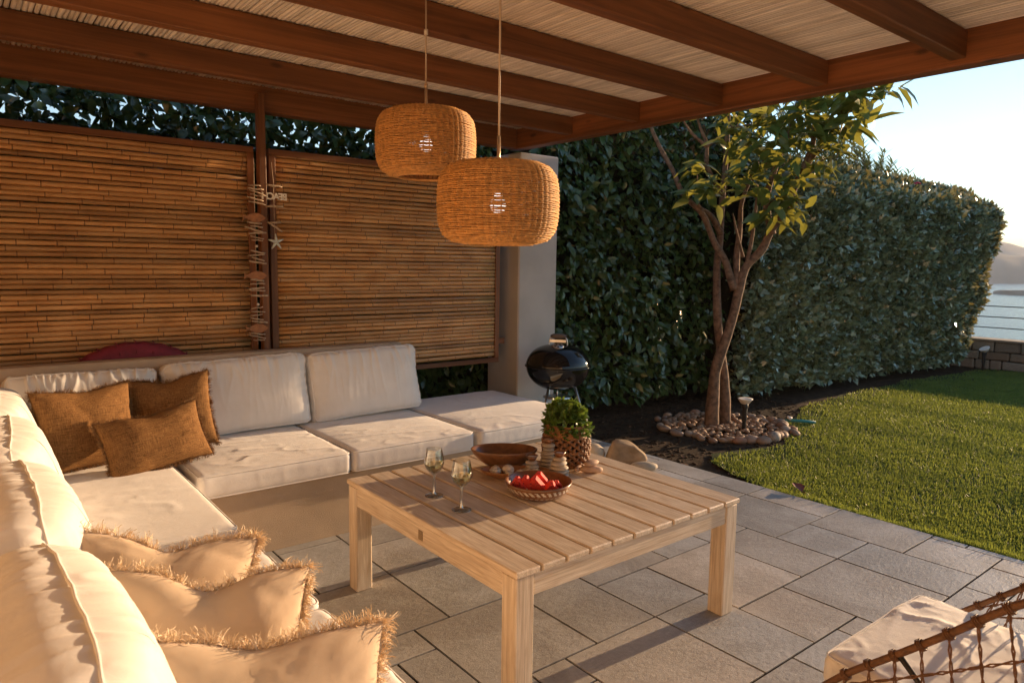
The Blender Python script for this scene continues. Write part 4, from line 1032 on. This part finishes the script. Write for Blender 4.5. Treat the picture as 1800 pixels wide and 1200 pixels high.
for args in ((2.125, 2.585, .012, -.95, .45, .095, 1.15, .026, 'watermelon slice at the left end of the row in the round bowl'),
             (2.155, 2.560, .012, -.85, .40, .098, 1.15, .026, 'second watermelon slice from the left in the round bowl'),
             (2.185, 2.525, .012, -.90, .42, .100, 1.2, .030, 'big watermelon slice in the middle of the round bowl'),
             (2.235, 2.560, .014, -.70, .35, .098, 1.25, .028, 'watermelon slice behind the others in the round bowl'),
             (2.235, 2.475, .010, -.55, .50, .078, 1.2, .034, 'short watermelon slice at the front right of the round bowl'),
             (2.275, 2.485, .010, -.45, .55, .072, 1.2, .026, 'small watermelon slice at the right end of the round bowl')):
    melon(args[0], args[1], ZT + .001 + args[2], *args[3:])
for k in range(16):
    a = q.uniform(0, 6.28); rr_ = math.sqrt(q.random()); ex, ey = .10 * rr_ * math.cos(a), .055 * rr_ * math.sin(a); c_, s_ = math.cos(R(-38)), math.sin(R(-38))
    pebble_at('flat_pebble', (2.345 + ex * c_ - ey * s_, 2.985 + ex * s_ + ey * c_, ZT + .024 + .010 * (k % 3)), (.026, .020, .009), k + 60, 'flat grey green pebble lying in the deep oval bowl', 'pebble', 'flat pebbles in the oval bowl', M_flatstone)
# shells in the tray
def shell(dx, dy, kind, label, k):
    c_, s_ = math.cos(R(-40)), math.sin(R(-40)); x, y = 2.262 + dx * c_ - dy * s_, 2.788 + dx * s_ + dy * c_; z = ZT + .018
    if kind == 'whelk':
        P = np.array([(x + .003 * i * math.cos(k) + (.016 * (1 - i / 16)) * math.cos(i * 1.1), y + .003 * i * math.sin(k) + (.016 * (1 - i / 16)) * math.sin(i * 1.1), z + .014 + .001 * i) for i in range(16)])
        tag(obj('shell', tube(P, np.linspace(.019, .004, 16), 8), M_shell), label, 'shell')
    elif kind == 'urchin':
        V, F = lathe([(0, 0), (.022, .004), (.032, .018), (.030, .034), (.016, .046), (.004, .048), (0, .046)], 40); a = np.arctan2(V[:, 1], V[:, 0]); V[:, :2] *= (1 + .03 * np.cos(a * 10))[:, None]
        tag(obj('sea_urchin_shell', (V + np.array([x, y, z]), F), M_shell), label, 'shell')
    else:
        m_ = MB(); V = [(0, 0, .018)]; 
        for i in range(10): rr_ = .036 if i % 2 == 0 else .011; V.append((rr_ * math.cos(i * math.pi / 5 + k), rr_ * math.sin(i * math.pi / 5 + k), .002))
        m_.add(np.array(V) + np.array([x, y, z + .012]), [(0, i + 1, (i + 1) % 10 + 1) for i in range(10)] + [tuple(range(1, 11))[::-1]])
        tag(obj('starfish', m_, M_shell, smooth=False), label, 'starfish')
shell(-.10, .02, 'whelk', 'small pale whelk shell at the left end of the tray', 1); shell(-.085, -.02, 'whelk', 'curled shell second from the left end of the tray', 2.4)
shell(-.035, .01, 'urchin', 'round pale sea urchin shell in the middle of the tray', 0); shell(-.02, -.045, 'whelk', 'little twisted shell in front of the round urchin shell', 4)
shell(.03, .0, 'star', 'small starfish right of the urchin shell in the tray', .3); shell(.075, .015, 'star', 'small starfish behind, towards the right end of the tray', 1.1); shell(.105, -.01, 'whelk', 'long pointed shell at the right end of the tray', 5.2)
# stone towers with little tea-light cups
def tower(x, y, n, s, label, seed):
    r = thing('stone_candle_holder', label, 'candle holder', (x, y, ZT)); z = ZT; qq = random.Random(seed)
    for k in range(n):
        h = s * qq.uniform(.20, .27); rx = s * (1.0 - .35 * k / n) * qq.uniform(.85, 1.1)
        V, F = blob((rx, rx * qq.uniform(.75, .95), h), 2, seed * 10 + k, .07, 1.2); V[:, 2] = np.clip(V[:, 2], -h * .8, h * .8)
        V, F = fan(V, F, Matrix.Translation((x + qq.uniform(-.004, .004), y + qq.uniform(-.004, .004), z + h * .8)) @ Matrix.Rotation(qq.uniform(0, 6), 4, 'Z')); obj('stone', (V, F), M_flatstone, r); z += 1.56 * h
    obj('cup', lathe([(0, 0), (.016, 0), (.020, .006), (.033, .030), (.031, .030), (.018, .009), (0, .007)], 28, (x, y, z - .002)), M_bowl, r)
    obj('candle', lathe([(0, .008), (.018, .0085), (.0245, .022), (.021, .0235), (0, .0235)], 24, (x, y, z - .002)), M_whitepl, r)
tower(2.36, 2.765, 4, .055, 'shortest stone stack with tea light cup, on the left of the three', 1)
tower(2.505, 2.80, 7, .056, 'tallest stone stack with tea light cup, in the middle against the basket', 2)
tower(2.462, 2.66, 5, .062, 'stone stack with tea light cup on the right, nearest the round bowl', 3)
sp = thing('stone_pile', 'low pile of three pinkish stones beside the woven basket', 'stones', (2.67, 2.62, ZT))
M_pinkst = plain('pinkish_stone', (.46, .30, .20), .75, var=.2, nscale=30)
for k, (dx, dy, dz, r_) in enumerate(((0, 0, .020, (.062, .034, .022)), (.02, -.025, .018, (.036, .024, .018)), (.008, .004, .052, (.055, .030, .016)), (-.035, .06, .014, (.05, .018, .014)))):
    V, F = blob(r_, 2, k + 90, .12); V, F = fan(V, F, Matrix.Translation((2.655 + dx, 2.62 + dy, ZT + dz)) @ Matrix.Rotation(-.7 + .4 * k, 4, 'Z')); obj('stone', (V, F), M_pinkst, sp)
# woven basket and basil
BX, BY, BR_, BH = 2.672, 2.835, .124, .240
bk = thing('basket', 'dark woven seagrass basket planter beside the stone stacks', 'basket', (BX, BY, ZT))
def brad(z): return BR_ * (.90 + .13 * math.sin(math.pi * min(1, max(0, z / BH)) ** .9))
m_ = MB()
for dr in (1, -1):
    for k in range(17):
        a0 = 2 * math.pi * k / 17; P = []
        for i in range(33):
            f = i / 32; z = .012 + f * .150; a = a0 + dr * f * 1.55; r_ = brad(z) + .006 * math.cos(i * math.pi / 2 + (0 if dr > 0 else math.pi)); P.append((BX + r_ * math.cos(a), BY + r_ * math.sin(a), ZT + z))
        m_.add(*tube(P, .0085, 6))
obj('lattice', m_, M_basket, bk)
m_ = MB()
for k in range(10):
    z = .163 + k * .0072
    P = [(BX + (brad(z) + .003 * (-1) ** (i + k)) * math.cos(i * math.pi / 24), BY + (brad(z) + .003 * (-1) ** (i + k)) * math.sin(i * math.pi / 24), ZT + z) for i in range(48)]; m_.add(*tube(P, .0046, 5, closed=True))
for z in (.008, .085): m_.add(*tube([(BX + (brad(z)) * math.cos(i * math.pi / 24), BY + brad(z) * math.sin(i * math.pi / 24), ZT + z) for i in range(48)], .008, 6, closed=True))
obj('woven_band', m_, plain('brown_seagrass', (.27, .125, .045), .6, var=.4, nscale=60, bumpy=.4, bscale=200), bk)
obj('liner', lathe([(0, .004), (BR_ * .82, .004), (BR_ * .90, .1), (BR_ * .86, .222), (BR_ * .80, .222), (BR_ * .80, .20), (0, .20)], 32, (BX, BY, ZT)), M_blackmatte, bk)
bs = thing('basil_plant', 'bushy green basil plant growing in the woven basket', 'plant', (BX, BY, ZT + .2))
n = 2100; a = rng.random(n) * 6.283; ph = np.arccos(rng.random(n) ** .8); rad = .122 * (.55 + .45 * rng.random(n) ** .4)
D = np.stack([np.cos(a) * np.sin(ph), np.sin(a) * np.sin(ph), np.cos(ph)], 1)
lumps = 1 + .45 * noise(D * 3.1 + 3)
pos = D * rad[:, None] * lumps[:, None] * np.array([1.0, 1.0, 1.12]) + np.array([BX, BY, ZT + .205]); pos[:, 2] -= .03 * (np.sin(ph) > .9)
T = D + rng.normal(0, .5, (n, 3)); T[:, 2] -= .15; N = D * .6 + rng.normal(0, .4, (n, 3)); N[:, 2] += .7
tag(obj('foliage', scatter(LEAF[0] * np.array([1.3, 1, 1]), LEAF[1], pos, frames(T, N), .018 + .024 * rng.random(n)), M_basil, bs), kind='stuff')
m_ = MB()
for k in range(26): a_ = k * 2.4; m_.add(*tube([(BX + .03 * math.cos(a_), BY + .03 * math.sin(a_), ZT + .2), (BX + .09 * math.cos(a_), BY + .09 * math.sin(a_), ZT + .27)], .0025, 5))
obj('stem', m_, M_basil, bs)
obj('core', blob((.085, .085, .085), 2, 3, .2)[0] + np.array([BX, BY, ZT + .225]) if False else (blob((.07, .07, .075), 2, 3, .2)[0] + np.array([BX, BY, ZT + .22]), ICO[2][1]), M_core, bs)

# ------------------------------------------------------------------ wicker pendant lamps
def lamp(x, y, zc, label, seed, rod_top, clip=None):
    r = thing('pendant_lamp', label, 'pendant lamp', (x, y, zc)); RR, HH = .25, .335
    prof = [(.035, .165), (.12, .1675), (.175, .163), (.215, .145), (.240, .110), (.2495, .06), (.252, 0), (.2495, -.06), (.241, -.105), (.222, -.138), (.190, -.158), (.150, -.166)]
    S = smooth_path([(a, 0, b) for a, b in prof], 12)[:, [0, 2]]
    d = np.concatenate([[0], np.cumsum(np.linalg.norm(np.diff(S, axis=0), axis=1))]); tot = d[-1]
    def at(s): return np.interp(s, d, S[:, 0]), np.interp(s, d, S[:, 1])
    m_ = MB(); nr = 52
    S = S * .94; d = d * .94; tot = d[-1]
    for k in range(nr):
        a = 2 * math.pi * k / nr; s_ = np.linspace(.0 if k % 2 == 0 else .12, tot, 26); rr_, zz = at(s_)
        m_.add(*tube(np.stack([x + rr_ * math.cos(a), y + rr_ * math.sin(a), zc + zz], 1), .0026, 5, cap=False))
    obj('rib', m_, M_wickerrib, r)
    m_ = MB(); sp_ = .0074; nring = int(tot / sp_)
    for k in range(nring):
        rr_, zz = at(k * sp_ + .002); n_ = nr * 2
        if rr_ < .10: n_ = nr
        i = np.arange(n_); a = 2 * math.pi * i / n_
        off = .0064 * np.where(n_ == nr * 2, np.cos(math.pi * (i % 2)), np.cos(math.pi * i + math.pi * (k % 2))) + .0012 * (-1) ** k
        P = np.stack([x + (rr_ + off) * np.cos(a), y + (rr_ + off) * np.sin(a), zc + zz + .0011 * np.sin(a * 3 + k) + .0009 * np.sin(a * 7 + k * 2.3)], 1)
        m_.add(*tube(P, .0036, 5, closed=True))
    obj('weave', m_, M_wicker, r)
    m_ = MB()
    for k in range(3):
        rr_ = .141 + .005 * (k - 1); m_.add(*tube([(x + rr_ * math.cos(i * math.pi / 30), y + rr_ * math.sin(i * math.pi / 30), zc - .157 - .003 * (k == 1)) for i in range(60)], .005, 6, closed=True))
    obj('bottom_rim', m_, M_wicker, r)
    obj('rod', tube([(x, y, zc + .10), (x, y, zc + .265)], .0075, 10), M_brass, r)
    obj('cable', tube([(x, y, zc + .26), (x, y, rod_top)], .0042, 8), M_cable, r)
    obj('socket', lathe([(0, .105), (.020, .105), (.022, .06), (.018, .04), (0, .04)], 16, (x, y, zc)), M_whitepl, r)
    obj('bulb', lathe([(0, .041), (.014, .04), (.018, .03), (.028, .012), (.032, -.006), (.028, -.024), (.014, -.036), (0, -.038)], 24, (x, y, zc)), M_bulb, r)
    if clip: obj('clip', lathe([(0, -.012), (.010, -.012), (.010, .012), (0, .012)], 10, (x, y, clip)), M_whitepl, r); obj('collar', lathe([(.004, -.012), (.0095, -.010), (.0095, .010), (.004, .012)], 10, (x, y, zc + .275)), M_brass, r)
lamp(1.865, 3.025, 2.275, 'round wicker pendant lamp hanging further back and higher', 1, 2.97, 2.80)
lamp(1.74, 2.275, 1.937, 'round wicker pendant lamp hanging nearer and lower, in front', 2, 2.97)

# ------------------------------------------------------------------ driftwood garlands by the post
def stick(L, r, c, ang, seed):
    qq = random.Random(seed); n = 6; u = np.linspace(-.5, .5, n)
    P = np.stack([c[0] + L * u * math.cos(ang), c[1] + np.array([qq.uniform(-.004, .004) for _ in u]), c[2] + L * u * math.sin(ang) + np.array([qq.uniform(-.003, .003) for _ in u])], 1)
    return tube(P, r * (1 - .45 * np.abs(u) * 2 * qq.uniform(.4, 1)), 7)
def fish(c, L):
    P = [(-.5, .16), (-.36, .03), (-.2, .12), (0, .20), (.2, .19), (.38, .10), (.5, .0), (.38, -.10), (.2, -.19), (0, -.20), (-.2, -.12), (-.36, -.03), (-.5, -.18), (-.44, 0)]
    n = len(P); V = [(c[0] + L * a, c[1] + s_, c[2] + L * b) for s_ in (-.005, .005) for a, b in P]
    F = [tuple(range(n))[::-1], tuple(range(n, 2 * n))] + [(i, (i + 1) % n, n + (i + 1) % n, n + i) for i in range(n)]
    return V, F
gl = thing('driftwood_garland', 'long hanging garland of driftwood sticks and wooden fish left of the post', 'garland', (1.765, 5.20, 2.2))
GY = 5.215; obj('string', tube([(1.775, GY + .02, 2.40), (1.765, GY, 2.2), (1.765, GY, 1.08)], .002, 4), M_drift, gl)
for gi, (zc, nst) in enumerate(((2.165, 6), (1.895, 6), (1.685, 4), (1.475, 5), (1.275, 5), (1.09, 3))):
    for k in range(nst):
        z = zc + .075 - k * .026 + q.uniform(-.006, .006); obj('driftwood_stick', stick(q.uniform(.08, .135), q.uniform(.005, .009), (1.765 + q.uniform(-.012, .02), GY - .008 + q.uniform(-.008, .004), z), q.uniform(-.28, .12), gi * 10 + k), M_drift, gl)
for z in (2.005, 1.585, 1.20): obj('wooden_fish', fish((1.755, GY - .012, z), .17), M_fish, gl, smooth=False)
for z in (1.80, 1.375): obj('bead', blob((.012, .012, .012), 1, 3, .1)[0] + np.array([1.77, GY - .008, z]) if False else (blob((.012, .012, .012), 1, 3, .1)[0] + np.array([1.77, GY - .008, z]), ICO[1][1]), M_white, gl)
g2 = thing('letter_garland', 'short hanging garland with white letters and a starfish right of the post', 'garland', (1.925, 5.22, 2.25))
GX = 1.915; obj('string', tube([(GX, 5.27, 2.42), (GX, 5.235, 2.28), (GX, 5.235, 1.88)], .002, 4), M_drift, g2)
for z, L, a in ((2.245, .12, -.05), (2.095, .13, .06), (1.975, .09, .1), (1.945, .13, -.55)): obj('driftwood_stick', stick(L, .009, (GX, 5.225, z), a, int(z * 100)), M_drift, g2)
tc = bpy.data.curves.new('letters', 'FONT'); tc.body = 'BEACH'; tc.size = .068; tc.extrude = .004; tc.align_x = 'CENTER'; tc.align_y = 'CENTER'; tc.offset = .002; tc.space_character = .82
to = bpy.data.objects.new('letters_tmp', tc); COL.objects.link(to); bpy.context.view_layer.update()
me = bpy.data.meshes.new_from_object(to.evaluated_get(bpy.context.evaluated_depsgraph_get())); bpy.data.objects.remove(to)
tv = np.array([v.co[:] for v in me.vertices]); tf = [tuple(p.vertices) for p in me.polygons]
tv = np.stack([-tv[:, 0] + GX, -tv[:, 2] + 5.222, tv[:, 1] + 2.165], 1)      # the strung word hangs back to front, as in the photograph
obj('letters', (tv, tf), M_white, g2, smooth=False)
m_ = MB()
for k in range(5):
    a = math.pi / 2 + k * 2 * math.pi / 5 + .05; m_.add(*tube([(GX + .005, 5.222, 1.835), (GX + .005 + .028 * math.cos(a), 5.220, 1.835 + .028 * math.sin(a)), (GX + .005 + .060 * math.cos(a), 5.222, 1.835 + .060 * math.sin(a))], [.013, .010, .004], 7))
obj('starfish', m_, M_star, g2)

# ------------------------------------------------------------------ kettle grill
gx, gy, gz = 4.345, 4.745, .772
gr = thing('kettle_grill', 'black kettle charcoal grill on slim metal legs beside the pillar', 'grill', (gx, gy, 0))
RB = .292
lid = [(RB + .004, .004), (RB + .003, .020), (RB * .97, .060), (RB * .86, .115), (RB * .68, .158), (RB * .45, .185), (RB * .2, .198), (0, .200)]
obj('lid', lathe([tuple(p) for p in smooth_path([(a, 0, b) for a, b in lid], 4)[:, [0, 2]]], 64, (gx, gy, gz)), M_black, gr)
bw = [(RB, 0), (RB * .985, -.045), (RB * .90, -.105), (RB * .74, -.16), (RB * .5, -.20), (RB * .22, -.218), (0, -.22)]
obj('kettle', lathe([tuple(p) for p in smooth_path([(a, 0, b) for a, b in bw], 4)[:, [0, 2]]], 64, (gx, gy, gz)), M_black, gr)
obj('rim', tube([(gx + (RB + .008) * math.cos(i * math.pi / 40), gy + (RB + .008) * math.sin(i * math.pi / 40), gz) for i in range(80)], .008, 8, closed=True), M_black, gr)
ux, uy = .63, -.78     # across the view, for the handle
m_ = MB(); pts = [(-.085, .168), (-.080, .235), (-.06, .262), (0, .268), (.06, .262), (.080, .235), (.085, .168)]
hp = smooth_path([(gx + a * ux, gy + a * uy, gz + b) for a, b in pts], 5)
obj('handle_bracket', tube(hp, .006, 7), M_steel, gr)
obj('handle', tube([(gx + a * ux, gy + a * uy, gz + .272) for a in np.linspace(-.072, .072, 9)], [.012, .020, .024, .025, .025, .025, .024, .020, .012], 12), M_handle, gr)
obj('heat_shield', fan(*cbox((-.075, -.03, .215), (.075, -.024, .245), .003), Matrix.Translation((gx, gy, gz)) @ Matrix.Rotation(math.atan2(uy, ux), 4, 'Z')), M_steel, gr, smooth=False)
fx, fy = -.675, -.737
vM = Matrix.Translation((gx + fx * .115, gy + fy * .115, gz + .192)) @ Matrix.Rotation(math.atan2(fy, fx), 4, 'Z') @ Matrix.Rotation(R(22), 4, 'Y')
obj('vent', fan(*lathe([(0, 0), (.048, 0), (.050, .003), (.048, .006), (0, .007)], 28), vM), M_steel, gr)
m_ = MB()
for k in range(5): m_.add(*fan(*lathe([(0, .0078), (.010, .0078), (.010, .006), (0, .006)], 10), vM @ Matrix.Translation((.027 * math.cos(k * 1.257), .027 * math.sin(k * 1.257), 0))))
obj('vent_hole', m_, M_blackmatte, gr)
for a in (R(197), R(318), R(75)):
    obj('leg', tube([(gx + .155 * math.cos(a), gy + .155 * math.sin(a), gz - .175), (gx + .335 * math.cos(a), gy + .335 * math.sin(a), .0)], .0125, 10), M_steel, gr)
obj('ash_pan', lathe([(0, 0), (.13, .004), (.135, .010), (0, .012)], 32, (gx, gy, gz - .30)), M_steel, gr)
obj('ash_rod', tube([(gx, gy, gz - .295), (gx, gy, gz - .215)], .008, 8), M_steel, gr)

# ------------------------------------------------------------------ rattan lounge chair
ch = thing('lounge_chair', 'low rattan lounge chair with open woven sides at the bottom right', 'chair', (2.53, .55, 0))
RIM = smooth_path([(2.10, 1.01, .385), (2.10, .93, .47), (2.10, .83, .56), (2.10, .69, .69), (2.10, .51, .86), (2.12, .36, .95), (2.20, .20, 1.02), (2.36, .11, 1.05), (2.53, .09, 1.055), (2.70, .11, 1.05), (2.86, .20, 1.02), (2.94, .36, .90), (2.95, .53, .75), (2.95, .73, .57), (2.95, .83, .48), (2.95, .93, .39)], 6)
FRM = smooth_path([(2.13, 1.00, .335), (2.14, .80, .31), (2.15, .60, .295), (2.16, .42, .285), (2.20, .28, .285), (2.32, .20, .285), (2.53, .17, .285), (2.74, .20, .285), (2.86, .28, .285), (2.90, .42, .285), (2.905, .60, .295), (2.91, .80, .31), (2.92, .95, .335)], 8)
obj('rim', tube(RIM, .0108, 10), M_rattan_chair, ch); obj('seat_rail', tube(FRM, .0125, 8), M_rattan_chair, ch)
obj('front_rail', tube([(2.13, 1.0, .335), (2.53, 1.01, .33), (2.92, .95, .335)], .0125, 8), M_rattan_chair, ch)
def along(P, f):
    d = np.concatenate([[0], np.cumsum(np.linalg.norm(np.diff(P, axis=0), axis=1))]); return np.array([np.interp(f * d[-1], d, P[:, k]) for k in range(3)])
def twist(P, seed, rad=.0025, pitch=34):
    P = np.asarray(P); out = MB(); L = np.concatenate([[0], np.cumsum(np.linalg.norm(np.diff(P, axis=0), axis=1))])
    for s_ in (0, math.pi): out.add(*tube(P + .0032 * np.stack([np.cos(L * pitch * 2 + s_ + seed), np.sin(L * pitch * 2 + s_ + seed), np.cos(L * pitch * 2 + s_)], 1), rad, 5))
    return out
nv = 30
for k in range(1, nv):
    f = k / nv; a, b = along(RIM, f), along(FRM, min(1, max(0, f + .02)))
    mid = (a + b) / 2; c = np.array([2.53, .55, mid[2]]); mid = mid + (mid - c) * .06 * np.array([1, 1, 0])
    obj('strand', twist(smooth_path([a, mid, b], 10), k), M_rattan_chair, ch)
    da = along(RIM, f + .004) - along(RIM, f - .004); da /= np.linalg.norm(da)
    wrap = MB()
    for j in (-1, 0, 1):
        p = a + da * j * .0062; n1 = np.cross(da, [0, 0, 1.]); n1 /= np.linalg.norm(n1); n2 = np.cross(da, n1)
        wrap.add(*tube([p + .0155 * (math.cos(t_) * n1 + math.sin(t_) * n2) for t_ in np.linspace(0, 6.283, 10, endpoint=False)], .003, 4, closed=True))
    obj('binding', wrap, M_rattan_chair, ch)
for lv_ in (.25, .5, .75):
    P = []
    for f in np.linspace(.015, .985, 90):
        a, b = along(RIM, f), along(FRM, min(1, f + .02)); p = a * (1 - lv_) + b * lv_; c = np.array([2.53, .55, p[2]]); P.append(p + (p - c) * .06 * 4 * lv_ * (1 - lv_) * np.array([1, 1, 0]))
    obj('strand', twist(P, lv_ * 9), M_rattan_chair, ch)
for (x, y, zt) in ((2.14, .93, .335), (2.91, .90, .335), (2.22, .27, .285), (2.84, .27, .285)):
    obj('leg', tube([(x, y, zt), (x + (.03 if x > 2.5 else -.03), y + (.03 if y > .5 else -.03), 0.0)], .011, 8), M_blackmatte, ch)
obj('strut', tube([(2.10, .80, .585), (2.15, .55, .295)], .009, 8), M_blackmatte, ch)
obj('seat_panel', box((2.17, .26, .300), (2.89, .96, .312), .003), M_rattan_chair, ch, smooth=False)
cushion('chair_cushion', 'cream seat cushion on the rattan lounge chair', 'seat cushion', .72, .76, .115, rot_to(2.50, .665, .385, (R(3), 0, R(-1))), M_canvas, .035, .014, .006, seat_wr(71, .008, 5, 9))
cushion('chair_cushion', 'cream back cushion of the rattan lounge chair', 'back cushion', .60, .50, .13, rot_to(2.53, .285, .66, (R(64), 0, R(180))), M_canvas, .04, .03, 0, back_wr(77, .007))

# ------------------------------------------------------------------ sea haze: one closed box of air round the whole scene
hz = MB(); hz.add(*cbox((-3900, -4400, -15.5), (4900, 4400, 95), .5)); ho = obj('haze', hz, M_core, smooth=False, origin=(0, 0, 0)); tag(ho, kind='stuff')
m = bpy.data.materials.new('sea_air'); m.use_nodes = True; t = m.node_tree; t.nodes.remove(t.nodes['Principled BSDF'])
pv = t.nodes.new('ShaderNodeVolumePrincipled'); pv.inputs['Color'].default_value = (.86, .88, .92, 1); pv.inputs['Density'].default_value = .00040; pv.inputs['Anisotropy'].default_value = .0
t.links.new(pv.outputs[0], t.nodes['Material Output'].inputs['Volume']); ho.data.materials[0] = m
